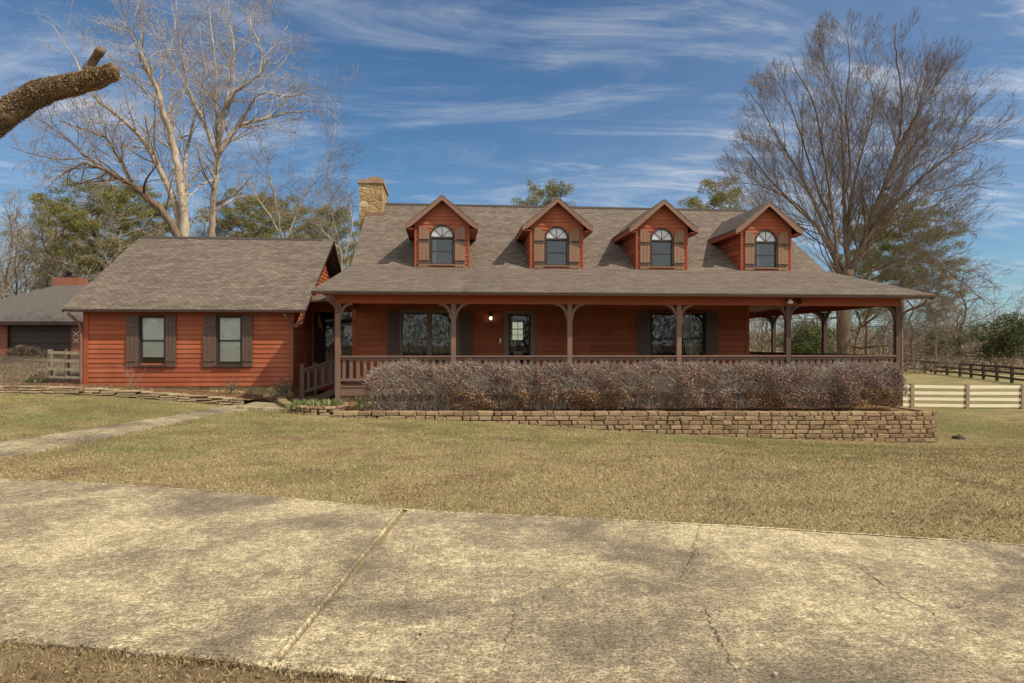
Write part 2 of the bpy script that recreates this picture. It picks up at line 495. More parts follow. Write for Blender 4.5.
# ------------------------------------------------------------------ ground
def axis(a, b, step, lim):
    xs = list(np.arange(a, b + 1e-6, step))
    s = step; x = b
    while x < lim:
        s *= 1.25; x += s; xs.append(x)
    s = step; x = a; L = []
    while x > -lim:
        s *= 1.25; x -= s; L.append(x)
    return L[::-1] + xs

def grid_sheet(name, xs, ys, mat, off=0.0, inside=None, zf=terrain, **tags):
    mb = MB(); idx = {}
    for j, y in enumerate(ys):
        for i, x in enumerate(xs):
            idx[i, j] = len(mb.v); mb.v.append((x, y, zf(x, y) + off))
    for j in range(len(ys)-1):
        for i in range(len(xs)-1):
            if inside and not inside((xs[i]+xs[i+1])/2, (ys[j]+ys[j+1])/2): continue
            mb.f.append([idx[i, j], idx[i+1, j], idx[i+1, j+1], idx[i, j+1]])
    return mb.build(name, mat, None, smooth=True, uv=False, **tags)

grid_sheet('ground', axis(-24, 26, 0.5, 900), axis(-10, 42, 0.5, 900), LAWN, kind='structure')

def interp_curve(pts, n):
    """Catmull-Rom through points -> n samples"""
    P = [pts[0] + (pts[0]-pts[1])] + list(pts) + [pts[-1] + (pts[-1]-pts[-2])]
    out = []
    m = len(pts) - 1
    for k in range(n):
        t = k / (n-1) * m
        i = min(int(t), m-1); f = t - i
        p0, p1, p2, p3 = P[i], P[i+1], P[i+2], P[i+3]
        out.append(0.5*((2*p1) + (p2-p0)*f + (2*p0-5*p1+4*p2-p3)*f*f + (3*p1-p0-3*p2+p3)*f**3))
    return out

farp = [G(*q) for q in ((0,480.5),(130,487),(250,496),(405,511),(550,518.5),(700,526),(850,535),(1024,547))]
nearp = [G(*q) for q in ((-240,630),(-90,635.5),(0,642.5),(140,655),(275,669),(420,686),(640,712),(1024,770))]
# carry both edges on, outside the view
fl, nl = farp[0]-farp[1], nearp[0]-nearp[1]
fr_, nr_ = farp[-1]-farp[-2], nearp[-1]-nearp[-2]
farp = [farp[0]+fl*9+Vector((0,-1.5,0)), farp[0]+fl*3] + farp + [farp[-1]+fr_*3, farp[-1]+fr_*10]
nearp = [Vector((farp[0].x-1.5, farp[0].y-4.0, 0)), Vector((farp[1].x-0.4, farp[1].y-4.1, 0))] + [nearp[1], nearp[2], nearp[3], G(210, 662), nearp[4], nearp[5], nearp[6], nearp[7]] + [nearp[-1]+nr_*2+Vector((0.5,0.2,0)), nearp[-1]+nr_*6+Vector((3,1,0))]
NF = 24*(len(farp)-1)+1
FAR = interp_curve(farp, NF)
# joint falls on far index 5 (px 405); match near index 6 (px 275)
nearp2 = nearp
tmap_f = 5; tmap_n = 6
NEAR_S = interp_curve(nearp2, 24*(len(nearp2)-1)+1)
def near_at(t):       # t in far-param units
    m = len(nearp2)-1; M = len(farp)-1
    tn = t/tmap_f*tmap_n if t <= tmap_f else tmap_n + (t-tmap_f)/(M-tmap_f)*(m-tmap_n)
    k = tn/m*(len(NEAR_S)-1); i = min(int(k), len(NEAR_S)-2); f = k-i
    return NEAR_S[i]*(1-f) + NEAR_S[i+1]*f
def far_at(t):
    M = len(farp)-1
    k = t/M*(len(FAR)-1); i = min(int(k), len(FAR)-2); f = k-i
    return FAR[i]*(1-f) + FAR[i+1]*f

def slab(t0, t1, name):
    mb = MB(); n = max(2, int((t1-t0)*30)); m = 22
    rnd = random.Random(5)
    rows = []
    for i in range(n+1):
        t = t0 + (t1-t0)*i/n
        a, b = far_at(t), near_at(t)
        jf = 0.02*noise.noise(Vector((a.x*1.7, 3.1, 0))) + 0.012*noise.noise(Vector((a.x*6, 9.1, 0)))
        jn = 0.05*noise.noise(Vector((b.x*2.3, 7.7, 0))) + 0.03*noise.noise(Vector((b.x*8, 1.7, 0)))
        row = []
        for j in range(m+1):
            f = j/m; p = a*(1-f) + b*f
            if j == 0: p = p + Vector((0, jf, 0))
            if j == m: p = p + Vector((0, jn, 0))
            row.append((p.x, p.y, terrain(p.x, p.y) + 0.018 + 0.005*noise.noise(Vector((p.x*0.8, p.y*0.8, 0)))))
        rows.append(row)
    for i in range(n+1):
        mb.v += rows[i]
    w = m+1
    for i in range(n):
        for j in range(m):
            mb.f.append([i*w+j, (i*w)+j+1, (i+1)*w+j+1, (i+1)*w+j])
    # skirts
    base = len(mb.v)
    per = [i*w for i in range(n+1)] + [n*w+j for j in range(1, m+1)] + [i*w+m for i in range(n-1, -1, -1)] + [j for j in range(m-1, 0, -1)]
    for k in per:
        v = mb.v[k]; mb.v.append((v[0], v[1], v[2]-0.12))
    for a in range(len(per)):
        b = (a+1) % len(per)
        mb.f.append([per[a], per[b], base+b, base+a])
    return mb.build(name, CONC, None, smooth=False, uv=False, kind='structure')
M_ = len(farp)-1
# gap width about 3 cm
slab(0.0, 4.988, 'driveway')
slab(5.022, M_, 'driveway')
JOINTM = mat_concrete('joint_concrete', 1.15)
def edge_rim(fn, sgn, t0=0.5, t1=None):
    mb = MB(); n = 420; t1 = t1 or M_-0.8; L = []
    for i in range(n+1):
        t = t0 + (t1-t0)*i/n; p = fn(t)
        w_ = 0.030 + 0.022*noise.noise(Vector((i*0.31, 4, sgn))) + 0.012*noise.noise(Vector((i*1.1, 8, sgn)))
        w_ = max(0.006, w_); a = p.y + sgn*0.012*noise.noise(Vector((i*0.6, 1, 0)))
        L.append(((p.x, a, terrain(p.x, a)+0.014), (p.x, a+sgn*w_*0.5, terrain(p.x, a)+0.027), (p.x, a+sgn*w_, terrain(p.x, a)+0.0215)))
    for p, q in zip(L[:-1], L[1:]):
        for k in (0, 1):
            f = [p[k], q[k], q[k+1], p[k+1]]
            mb.face(f if sgn > 0 else f[::-1])
    mb.build('driveway_edge', JOINTM, None, uv=False, kind='structure')
edge_rim(near_at, 1); edge_rim(far_at, -1)
def joint_lip():
    mb = MB(); n = 90; L = []
    for i in range(n+1):
        f = i/n; a = far_at(4.988)*(1-f) + near_at(4.988)*f; a2 = far_at(4.97)*(1-f)+near_at(4.97)*f
        s_ = (a2-a); s_.z = 0; s_.normalize()
        w_ = 0.032 + 0.014*noise.noise(Vector((f*14, 2, 0))) + 0.008*noise.noise(Vector((f*50, 5, 0)))
        z = terrain(a.x, a.y) + 0.018
        L.append([(a + s_*0.0).x, a.y, z-0.01, (a+s_*0.012), (a+s_*w_), z])
    for p, q in zip(L[:-1], L[1:]):
        zt = p[5]+0.016; zt2 = q[5]+0.016
        mb.face([(p[0], p[1], p[2]), (q[0], q[1], q[2]), (q[3].x, q[3].y, zt2), (p[3].x, p[3].y, zt)])
        mb.face([(p[3].x, p[3].y, zt), (q[3].x, q[3].y, zt2), (q[4].x, q[4].y, q[5]+0.004), (p[4].x, p[4].y, p[5]+0.004)])
    mb.build('driveway_joint', JOINTM, None, uv=False, kind='structure')
joint_lip()

def on_drive(x, y):
    # crude test using nearest samples in x
    if not (-30 < x < 30): return False
    fy = np.interp(x, FX, FY); ny = np.interp(x, NX, NY)
    return ny < y < fy
FX = [p.x for p in FAR]; FY = [p.y for p in FAR]
NX = [p.x for p in NEAR_S]; NY = [p.y for p in NEAR_S]

# cracks: narrow worn lines lying on the slab
def crack(pix, w=0.011, seed=1):
    rnd = random.Random(seed)
    P = interp_curve([G(*q) for q in pix], 46)
    mb = MB()
    L = []; Rr = []
    for i, p in enumerate(P):
        d = (P[min(i+1, 45)] - P[max(i-1, 0)]).normalized()
        s = Vector((-d.y, d.x, 0))
        j = s * rnd.uniform(-0.018, 0.018)
        ww = 0.9 * w * rnd.uniform(0.2, 1.0) * (0.4 + 0.6*math.sin(math.pi*min(1, (i+4)/50)))
        z = terrain(p.x, p.y) + 0.018 + 0.005*noise.noise(Vector((p.x*0.8, p.y*0.8, 0))) + 0.004
        a = p + j + s*ww/2; b = p + j - s*ww/2
        L.append((a.x, a.y, z)); Rr.append((b.x, b.y, z))
    for i in range(45):
        mb.face([L[i], Rr[i], Rr[i+1], L[i+1]])
    mb.build('driveway_crack', CRACK, None, uv=False, kind='structure')
crack([(699,527),(695,548),(690,563),(678,583)], 0.012, 1)
crack([(703,608),(712,630),(722,650),(737,682)], 0.012, 2)
crack([(845,560),(868,577),(902,600),(935,618),(1010,650)], 0.009, 3)
crack([(517,604),(508,640),(498,678)], 0.008, 4)
crack([(640,620),(634,650),(640,682)], 0.006, 5)

# concrete walk
def strip(name, A, B, mat, off=0.03, n=60, m=6, thick=0.08, **tags):
    mb = MB(); a = interp_curve(A, n); b = interp_curve(B, n); w = m+1
    for i in range(n):
        for j in range(w):
            p = a[i]*(1-j/m) + b[i]*(j/m)
            mb.v.append((p.x, p.y, terrain(p.x, p.y)+off))
    for i in range(n-1):
        for j in range(m):
            mb.f.append([i*w+j, i*w+j+1, (i+1)*w+j+1, (i+1)*w+j])
    per = [i*w for i in range(n)] + [(n-1)*w+j for j in range(1, w)] + [i*w+m for i in range(n-2, -1, -1)] + [j for j in range(m-1, 0, -1)]
    base = len(mb.v)
    for k in per:
        v = mb.v[k]; mb.v.append((v[0], v[1], v[2]-thick))
    for k in range(len(per)):
        q = (k+1) % len(per)
        mb.f.append([per[k], per[q], base+q, base+k])
    return mb.build(name, mat, None, uv=False, **tags)
up = [G(*q) for q in ((-160,477),(-60,456),(0,444),(60,434.5),(120,425),(180,415.5),(226,407.5),(262,404.5),(284,404))]
lo = [G(*q) for q in ((-160,502),(-60,475),(0,460.5),(60,448),(120,436),(180,423),(228,413),(262,409.5),(288,409))]
strip('footpath', up, lo, PATH, kind='structure')
strip('entry_pad', [Vector((-5.15,18.75,0)), Vector((-3.75,18.75,0))], [Vector((-5.25,17.35,0)), Vector((-3.95,17.35,0))], PATH, 0.075, n=8, kind='structure')

# gravel drive by the neighbour garage, pine straw bed by the wing
grid_sheet('gravel_drive', list(np.arange(-50, -10.9, 0.5)), list(np.arange(20.4, 60, 0.5)), GRAVEL, 0.03, lambda x, y: x < -11.2 - 0.3*math.sin(y) , kind='structure')
grid_sheet('gravel_drive', list(np.arange(-24, -12.4, 0.5)), list(np.arange(18.9, 22, 0.4)), GRAVEL, 0.025, None, kind='structure')
grid_sheet('mulch_bed', list(np.arange(-15, -3.4, 0.2)), list(np.arange(18.35, 20.31, 0.15)), MULCH, 0.14,
           lambda x, y: x < -5.2 or y > 18.9, kind='structure')

# front bed (between retaining wall and porch)
def wall_top(x):            # top of the block wall, falling gently to the right
    return 0.085 - 0.0095*(x+2.6)
bed_z = lambda x, y: wall_top(x) - 0.02 + 0.05*noise.noise(Vector((x*1.5, y*1.5, 0)))
grid_sheet('planting_bed', list(np.arange(-2.7, 12.35, 0.2)), list(np.arange(16.55, 18.2, 0.15)), MULCH, 0, None, bed_z, kind='structure')
grid_sheet('planting_bed', list(np.arange(10.9, 12.5, 0.2)), list(np.arange(16.6, 28, 0.4)), MULCH, -0.03, lambda x, y: x > 11.5 and y > 18.2, bed_z, kind='structure')

# ------------------------------------------------------------------ stone walls
def rough_block(mb, c, d, s, hl, hd, hh, rnd, j=0.012):
    """block with jittered, slightly chamfered shape: 8 corner verts + pulled-in front face"""
    up_ = Vector((0,0,1))
    P = {}
    n = len(mb.v)
    for iz, z in enumerate((-1, 1)):
        for iy, y in enumerate((-1, 1)):
            for ix, x in enumerate((-1, 1)):
                jit = Vector((rnd.uniform(-j, j), rnd.uniform(-j, j), rnd.uniform(-j, j)*0.6))
                mb.v.append(tuple(Vector(c) + d*(hl*x) + s*(hd*y) + up_*(hh*z) + jit))
    # front face is s negative (iy=0): add inner ring bulging out
    k = len(mb.v)
    for z in (-1, 1):
        for x in (-1, 1):
            jit = Vector((rnd.uniform(-j, j)*0.5, rnd.uniform(-j, j)*0.5, rnd.uniform(-j, j)*0.4))
            mb.v.append(tuple(Vector(c) + d*((hl-0.022)*x) - s*(hd+0.022) + up_*((hh-0.016)*z) + jit))
    a = lambda ix, iy, iz: n + iz*4 + iy*2 + ix
    b = lambda ix, iz: k + iz*2 + ix
    F = [[b(0,0), b(1,0), b(1,1), b(0,1)],
         [a(0,0,0), a(1,0,0), b(1,0), b(0,0)], [b(0,1), b(1,1), a(1,0,1), a(0,0,1)],
         [a(0,0,0), b(0,0), b(0,1), a(0,0,1)], [b(1,0), a(1,0,0), a(1,0,1), b(1,1)],
         [a(0,0,1), a(1,0,1), a(1,1,1), a(0,1,1)], [a(0,1,0), a(1,1,0), a(1,0,0), a(0,0,0)],
         [a(0,0,0), a(0,0,1), a(0,1,1), a(0,1,0)], [a(1,0,0), a(1,1,0), a(1,1,1), a(1,0,1)],
         [a(0,1,0), a(0,1,1), a(1,1,1), a(1,1,0)]]
    mb.f += F

def block_wall(mb, path, ztop, zbot, ch, blen, depth, rnd, gap=0.008, batter=0.012, j=0.01, lenvar=0.25):
    """courses of blocks along a polyline, front side to the right of travel (negative s)"""
    seg = []; L = 0
    for a, b in zip(path[:-1], path[1:]):
        seg.append((L, a, b)); L += (Vector((b[0]-a[0], b[1]-a[1], 0))).length
    def P(u):
        for (l0, a, b) in reversed(seg):
            if u >= l0 - 1e-6:
                d = Vector((b[0]-a[0], b[1]-a[1], 0)); ln = d.length; d.normalize()
                return Vector((a[0], a[1], 0)) + d*(u-l0), d
        a, b = seg[0][1], seg[0][2]
        d = Vector((b[0]-a[0], b[1]-a[1], 0)).normalized()
        return Vector((a[0], a[1], 0)) + d*u, d
    c = 0
    maxh = 12
    for c in range(maxh):
        u = -rnd.uniform(0, blen*0.5)
        while u < L:
            bl = blen*(1 + rnd.uniform(-lenvar, lenvar))
            u0 = max(0, u); u1 = min(L, u+bl)
            u += bl
            if u1-u0 < 0.06: continue
            p, d = P((u0+u1)/2)
            s = Vector((-d.y, d.x, 0))
            zt = ztop(p.x, p.y) - c*ch
            if zt < zbot(p.x, p.y) - 0.02: continue
            rough_block(mb, p - s*(c*batter) + Vector((0,0,zt-ch/2)), d, s, (u1-u0)/2 - gap, depth/2, ch/2 - 0.004, rnd, j)

rnd = random.Random(11)
rw = thing('retaining_wall', 'long tan stacked block retaining wall along the front of the clipped hedge', 'retaining wall', (5, 16.5, -0.4))
mb = MB()
block_wall(mb, [(-2.75, 16.5), (12.33, 16.5)], lambda x, y: wall_top(x)+0.01, lambda x, y: terrain(x, y)-0.05, 0.110, 0.27, 0.22, rnd, batter=0.006, j=0.017, lenvar=0.5)
block_wall(mb, [(12.38, 16.5), (12.38, 27)], lambda x, y: wall_top(x)+0.01, lambda x, y: terrain(x, y)-0.05, 0.102, 0.33, 0.22, rnd, batter=0.006, j=0.014)
mb.build('block_courses', BLOCK, rw)
mb = MB(); mb.box(-2.6, 12.3, 16.52, 16.62, -1.2, -0.06); mb.box(12.25, 12.33, 16.6, 27, -1.3, -0.14)
mb.build('backfill_core', SOIL, rw, uv=False)

# curved planter at the steps
cp = [G(281,403.5), G(285,409), G(297,412.6), G(315,414.6), G(333,414.4), G(348,412.5)]
cpp = [(p.x, p.y) for p in interp_curve(cp, 26)]
pl = thing('stone_planter', 'low curved planter of stacked stone at the foot of the porch steps', 'planter', (cp[2].x, cp[2].y, 0))
mb = MB()
block_wall(mb, cpp, lambda x, y: terrain(x, y)+0.20, lambda x, y: terrain(x, y), 0.07, 0.24, 0.2, rnd, j=0.014, lenvar=0.4)
mb.build('stone_courses', BLOCK, pl)
mb = MB()
cc = Vector((sum(p[0] for p in cpp)/26, 17.6, 0))
ring = [Vector((x, y+0.05, terrain(x, y)+0.12)) for x, y in cpp] + [Vector((-2.75, 18.4, 0.13)), Vector((-3.9, 18.4, 0.13))]
mb.face(ring)
mb.build('soil', SOIL, pl, uv=False)

# low stone edging of the mulch bed
ed = thing('stone_edging', 'low ledge of flat stacked stones edging the pine straw bed', 'garden edging', (-9, 18.35, 0.3))
mb = MB()
pth = [(-16, 18.9), (-13, 18.55), (-10, 18.40), (-7.5, 18.33), (-5.35, 18.3)]
block_wall(mb, pth, lambda x, y: terrain(x, y)+0.19, lambda x, y: terrain(x, y)+0.01, 0.062, 0.42, 0.26, rnd, j=0.02, lenvar=0.5)
mb.build('stone_courses', LEDGE, ed)

# ------------------------------------------------------------------ house
house = thing('house', 'long red wood-sided house with wraparound porch, four dormers and a side wing', 'house', (3, 21, 0))

def cells(u0, u1, z0, z1, holes):
    us = sorted(set([u0, u1] + [h[0] for h in holes] + [h[1] for h in holes]))
    zs = sorted(set([z0, z1] + [h[2] for h in holes] + [h[3] for h in holes]))
    us = [u for u in us if u0 <= u <= u1]; zs = [z for z in zs if z0 <= z <= z1]
    for a, b in zip(us[:-1], us[1:]):
        for c, d in zip(zs[:-1], zs[1:]):
            mu, mz = (a+b)/2, (c+d)/2
            if any(h[0] < mu < h[1] and h[2] < mz < h[3] for h in holes): continue
            yield a, b, c, d

def siding(mb, org, U, N, u0, u1, z0, z1, holes=(), course=0.16, out=0.032, thick=0.12, clip=None, back=True, rnd=random.Random(3)):
    """lap siding on a vertical wall. org: point with u=0; U along, N outward"""
    org = Vector((org[0], org[1], 0)); U = Vector(U); N = Vector(N)
    flip = U.cross(Vector((0,0,1))).dot(N) < 0
    def W(u, z, o): 
        p = org + U*u + N*o; return (p.x, p.y, z)
    n = max(1, round((z1-z0)/course)); ch = (z1-z0)/n
    for k in range(n):
        a = z0 + k*ch; b = a + ch
        lo_, hi_ = (u0, u1) if clip is None else clip((a+b)/2 - 0.02)
        lo2, hi2 = (u0, u1) if clip is None else clip(b)
        lo1, hi1 = (u0, u1) if clip is None else clip(a)
        if hi_-lo_ < 0.05: continue
        mz = (a+b)/2
        ivs = [(lo1, hi1, lo2, hi2)]
        for h in holes:
            if h[2] < mz < h[3]:
                new = []
                for (p, q, p2, q2) in ivs:
                    if h[1] <= p or h[0] >= q: new.append((p, q, p2, q2)); continue
                    if h[0] > p: new.append((p, h[0], p2, h[0]))
                    if h[1] < q: new.append((h[1], q, h[1], q2))
                ivs = new
        for (p, q, p2, q2) in ivs:
            # random board joints
            cuts = []
            if q-p > 3.5:
                x = p + rnd.uniform(0.8, 3.6)
                while x < q-0.6: cuts.append(x); x += rnd.uniform(2.4, 4.2)
            pts = [p] + cuts + [q]
            for ii in range(len(pts)-1):
                s, e = pts[ii], pts[ii+1]
                s2 = p2 if ii == 0 else s; e2 = q2 if ii == len(pts)-2 else e
                e -= 0.003 if ii < len(pts)-2 else 0
                oo = out + rnd.uniform(-0.002, 0.003)
                fr = [W(s, a, oo), W(e, a, oo), W(e2, b-0.016, 0.010), W(s2, b-0.016, 0.010)]
                bt = [W(s, a, 0.0), W(e, a, 0.0), W(e, a, oo), W(s, a, oo)]
                if flip: fr.reverse(); bt.reverse()
                m0 = len(mb.v)
                mb.v += [fr[0], fr[1], fr[2], fr[3], W(s, a, 0.0), W(e, a, 0.0)]
                mb.f.append([m0, m0+1, m0+2, m0+3])
                if flip: mb.f.append([m0+1, m0, m0+5, m0+4]) if False else mb.f.append([m0, m0+1, m0+5, m0+4][::-1])
                else: mb.f.append([m0+4, m0+5, m0+1, m0])
    if back and clip is None:
        for a, b, c, d in cells(u0, u1, z0, z1, list(holes)):
            m0 = len(mb.v)
            pp = [W(a, c, 0), W(b, c, 0), W(b, d, 0), W(a, d, 0)]
            mb.prism([W(a, c, -thick), W(b, c, -thick), W(b, d, -thick), W(a, d, -thick)], N*thick)

XL, XR = -3.25, 13.1
YE, YBK, YR = 17.45, 22.8, 27.9
ZE, ZB, ZR = 3.03, EYE+2.58, EYE+5.70
YW = 21.0                 # front wall
WX0, WX1 = -2.92, rr(748)*YW   # wall ends
DECK = 0.60
YP = 18.0
PX0 = rr(338)*YP; PX1 = rr(897)*YP

# ---- porch wall with openings
def wx(px): return rr(px)*YW
wz = lambda py, px: EYE + (HZ-py)*(YW*CT + wx(px)*ST)/FPX
W1 = (wx(401.5), wx(457.5), 1.05, 2.68)
W2 = (wx(651.5), wx(704.5), 1.05, 2.70)
DR = (wx(505), wx(534), DECK, 2.68)
mb = MB()
siding(mb, (0, YW), (1,0,0), (0,-1,0), WX0, WX1, DECK, 3.02, [W1, W2, DR], 0.172, thick=0.14)
# return walls (side of the house along the side porch, and left gable end)
siding(mb, (WX1, 0), (0,1,0), (1,0,0), YW, 31, DECK, 3.02, [], 0.172)
siding(mb, (WX0, 0), (0,1,0), (-1,0,0), YW, 33.0, 0.2, 3.5, [], 0.172)
mb.build('wall', SIDING, house)
mb = MB()
mb.box(WX1-0.09, WX1+0.03, YW-0.035, YW+0.08, DECK, 2.98)
mb.build('corner_board', REDTRIM, house); mb = MB()
mb.box(WX0-0.02, WX0+0.12, YW-0.035, YW+0.06, DECK, 3.02)
mb.build('corner_board', REDTRIM, house)
# upper gable walls under the rakes
def gable_wall(x, nx, name):
    mb = MB()
    def top(y):
        if y < YBK: return ZE + (ZB-ZE)*(y-YE)/(YBK-YE)
        if y < YR: return ZB + (ZR-ZB)*(y-YBK)/(YR-YBK)
        if y < 2*YR-YBK: return ZR - (ZR-ZB)*(y-YR)/(YR-YBK)
        return ZB - (ZB-ZE)*(y-(2*YR-YBK))/(YBK-YE)
    def clip(z):
        z += 0.16
        if z < ZB: lo = YE + (z-ZE)/(ZB-ZE)*(YBK-YE)
        else: lo = YBK + (z-ZB)/(ZR-ZB)*(YR-YBK)
        lo = max(lo, YP-0.05); hi = 2*YR - lo
        return (lo, hi) if lo < hi else (YR, YR)
    siding(mb, (x, 0), (0,1,0), (nx,0,0), YP, 2*YR-YP, 3.0, ZR-0.2, [], 0.172, clip=clip)
    ys = [YP-0.05, YBK, YR, 2*YR-YBK, 2*YR-YP+0.05]
    poly = [(x-0.02*nx, YP-0.05, 3.0)] + [(x-0.02*nx, y, top(y)-0.16) for y in ys] + [(x-0.02*nx, 2*YR-YP+0.05, 3.0)]
    mb.prism(poly, (-0.1*nx, 0, 0))
    return mb.build(name, SIDING, house)
gable_wall(PX1+0.06, 1, 'gable_wall')
gable_wall(WX0-0.005, -1, 'gable_wall')
# back wall + blocking volume behind so no light passes
mb = MB()
mb.box(WX0, WX1, 33.0, 33.12, -0.5, 3.0)
mb.build('rear_wall', SIDING, house)

# ---- roof slabs
def roof_slab(mb, prof, x0, x1, th=0.11, xe=None):
    """prof: list of (y,z) along the top surface from front to back"""
    n = len(prof)
    low = []
    for i, (y, z) in enumerate(prof): low.append((y, z-th))
    for i in range(n-1):
        (y0, z0), (y1, z1) = prof[i], prof[i+1]
        a0, b0 = xe[i] if xe else (x0, x1); a1, b1 = xe[i+1] if xe else (x0, x1)
        mb.face([(a0,y0,z0),(b0,y0,z0),(b1,y1,z1),(a1,y1,z1)])
        mb.face([(a1,y1,z1-th),(b1,y1,z1-th),(b0,y0,z0-th),(a0,y0,z0-th)])
        mb.face([(a0,y0,z0-th),(a0,y0,z0),(a1,y1,z1),(a1,y1,z1-th)])
        mb.face([(b0,y0,z0),(b0,y0,z0-th),(b1,y1,z1-th),(b1,y1,z1)])
    a0, b0 = xe[0] if xe else (x0, x1)
    y, z = prof[0]; mb.face([(a0,y,z-th),(b0,y,z-th),(b0,y,z),(a0,y,z)])
    a0, b0 = xe[-1] if xe else (x0, x1)
    y, z = prof[-1]; mb.face([(a0,y,z),(b0,y,z),(b0,y,z-th),(a0,y,z-th)])
XLE = -3.46; XRE = 13.16
XE = [(XLE, XRE), (XL, XR), (XL, XR), (XL, XR), (XLE, XRE)]
prof = [(YE, ZE), (YBK, ZB), (YR, ZR), (2*YR-YBK, ZB), (2*YR-YE, ZE)]
mb = MB(); roof_slab(mb, prof, XL, XR, 0.035, XE)
roof = mb.build('roof', SHINGLE, house)
mb = MB()
for sgn in (-1, 1):
    dy = (YBK-YR); 
mb.prism([(XL+0.25, YR-0.16, ZR-0.075), (XL+0.25, YR, ZR+0.035), (XL+0.25, YR+0.16, ZR-0.075)], (XR-XL-0.9, 0, 0))
mb.build('ridge_vent', RIDGE, roof)
# fascia, rake boards, soffit
mb = MB()
mb.box(XLE, XRE, YE+0.005, YE+0.04, ZE-0.085, ZE-0.037)
def rake(mb, x, prof, w=0.035, top=0.038, bot=0.15, xs=None):
    xs = xs or [x]*len(prof)
    for i, ((y0, z0), (y1, z1)) in enumerate(zip(prof[:-1], prof[1:])):
        mb.prism([(xs[i], y0, z0-top), (xs[i+1], y1, z1-top), (xs[i+1], y1, z1-bot), (xs[i], y0, z0-bot)], (w, 0, 0))
mb.build('fascia', FASCIA, roof)
mb = MB()
rp = [(YE+0.042, ZE)] + prof[1:-1] + [(2*YR-YE, ZE)]
rake(mb, 0, rp, xs=[e[0]+0.004 for e in XE]); mb.build('rake_board', RAKE, roof); mb = MB()
rake(mb, 0, rp, xs=[e[1]-0.04 for e in XE])
mb.build('rake_board', RAKE, roof)
mb = MB()
mb.box(XL+0.04, XR-0.04, YE+0.042, YP-0.06, ZE-0.095, ZE-0.07)
mb.build('soffit', REDTRIM, house)
# porch ceiling
mb = MB()
mb.box(PX0-0.05, PX1+0.05, YP+0.06, YW-0.03, 2.99, 3.015)
mb.box(WX1+0.03, PX1+0.05, YW, 30.5, 2.99, 3.015)
mb.build('porch_ceiling', painted_wood('ceiling_board', (0.15, 0.05, 0.028), 0.2), house)

# ---- porch beams
mb = MB()
mb.box(PX0-0.09, PX1+0.07, YP-0.06, YP+0.06, 2.74, 2.985)
mb.build('porch_beam', REDTRIM, house)
mb = MB()
mb.box(PX1-0.06, PX1+0.055, YP+0.065, 30.3, 2.76, 2.985)
mb.build('side_beam', REDTRIM, house); mb = MB()
mb.box(PX0-0.06, PX0+0.06, YP+0.065, YW-0.03, 2.76, 2.985)
mb.build('side_beam', REDTRIM, house)

# ---- deck
mb = MB()
for i in range(18):
    y = 17.93 + i*0.175
    mb.box(PX0-0.08, PX1+0.12, y, y+0.168, DECK-0.035, DECK)
for i in range(18):
    x = WX1+0.02 + i*0.18
    if x > PX1: break
    mb.box(x, x+0.172, 21.09, 30, DECK-0.035, DECK-0.001)
deck = mb.build('porch_deck', BROWN, house)
mb = MB()
mb.box(PX0-0.06, PX1+0.1, 17.95, 17.99, DECK-0.25, DECK-0.037)
mb.box(PX1+0.08, PX1+0.118, 18.0, 30, DECK-0.25, DECK-0.037)
mb.box(PX0-0.06, PX0-0.02, 18.0, 21, DECK-0.25, DECK-0.037)
mb.build('rim_board', BROWN, deck)
mb = MB()
mb.box(PX0+0.02, PX1+0.02, 18.02, 18.3, -1.0, DECK-0.252)
mb.box(PX1-0.3, PX1+0.02, 18.3, 30, -1.2, DECK-0.252)
mb.box(PX0+0.02, PX0+0.3, 18.3, 21, -0.3, DECK-0.252)
mb.box(WX0, WX1, 21.0, 33, -0.8, DECK-0.1)
mb.build('stone_foundation', RUBBLE, house)

# ---- posts with curved braces
def brace_path(mb, base, dx, dy, w=0.07, h=0.085, size=0.30, ztop=2.735):
    """curved knee brace from post up to the beam"""
    pts = []
    for k in range(7):
        a = k/6*math.pi/2
        o = size*(1-math.cos(a)); zz = ztop - size*1.25*(1-math.sin(a))
        pts.append(Vector((base[0]+dx*(0.05+o), base[1]+dy*(0.05+o), zz)))
    for a, b in zip(pts[:-1], pts[1:]):
        ex = (b-a).normalized()*0.01
        mb.bar(a-ex, b+ex, w, h, up=(dy, -dx, 0.001))
posts = [(rr(p)*YP, YP) for p in (338, 453.5, 569.5, 678.5, 787.5, 897)]
side_posts = [(PX1, 21.7), (PX1, 25.3), (PX1, 28.9)]
for i, (x, y) in enumerate(posts + side_posts):
    mb = MB()
    z0 = 0.0 if i == 0 else (terrain(x, y)-0.1 if i == 5 else DECK)
    mb.box(x-0.065, x+0.065, y-0.067, y+0.067, z0, 2.738)
    if i in (0, 5):
        mb.box(x-0.085, x+0.085, y-0.072, y+0.085, 2.60, 2.735)
    pm = SHADEPOST if i >= 4 else BROWN  # right-hand and side posts carry their shade in the paint
    po = mb.build('porch_post', pm, house)
    mb = MB()
    if i < 6:
        if i > 0: brace_path(mb, (x-0.01, y), -1, 0)
        if i < 5: brace_path(mb, (x+0.01, y), 1, 0)
        if i in (0, 5): brace_path(mb, (x, y), 0, 1)
        if i == 5: brace_path(mb, (x+0.01, y), 0, 1)
    else:
        brace_path(mb, (x, y), 0, 1); brace_path(mb, (x, y), 0, -1)
        brace_path(mb, (x, y), -1, 0, size=0.34)
    if mb.v: mb.build('brace', pm, po)

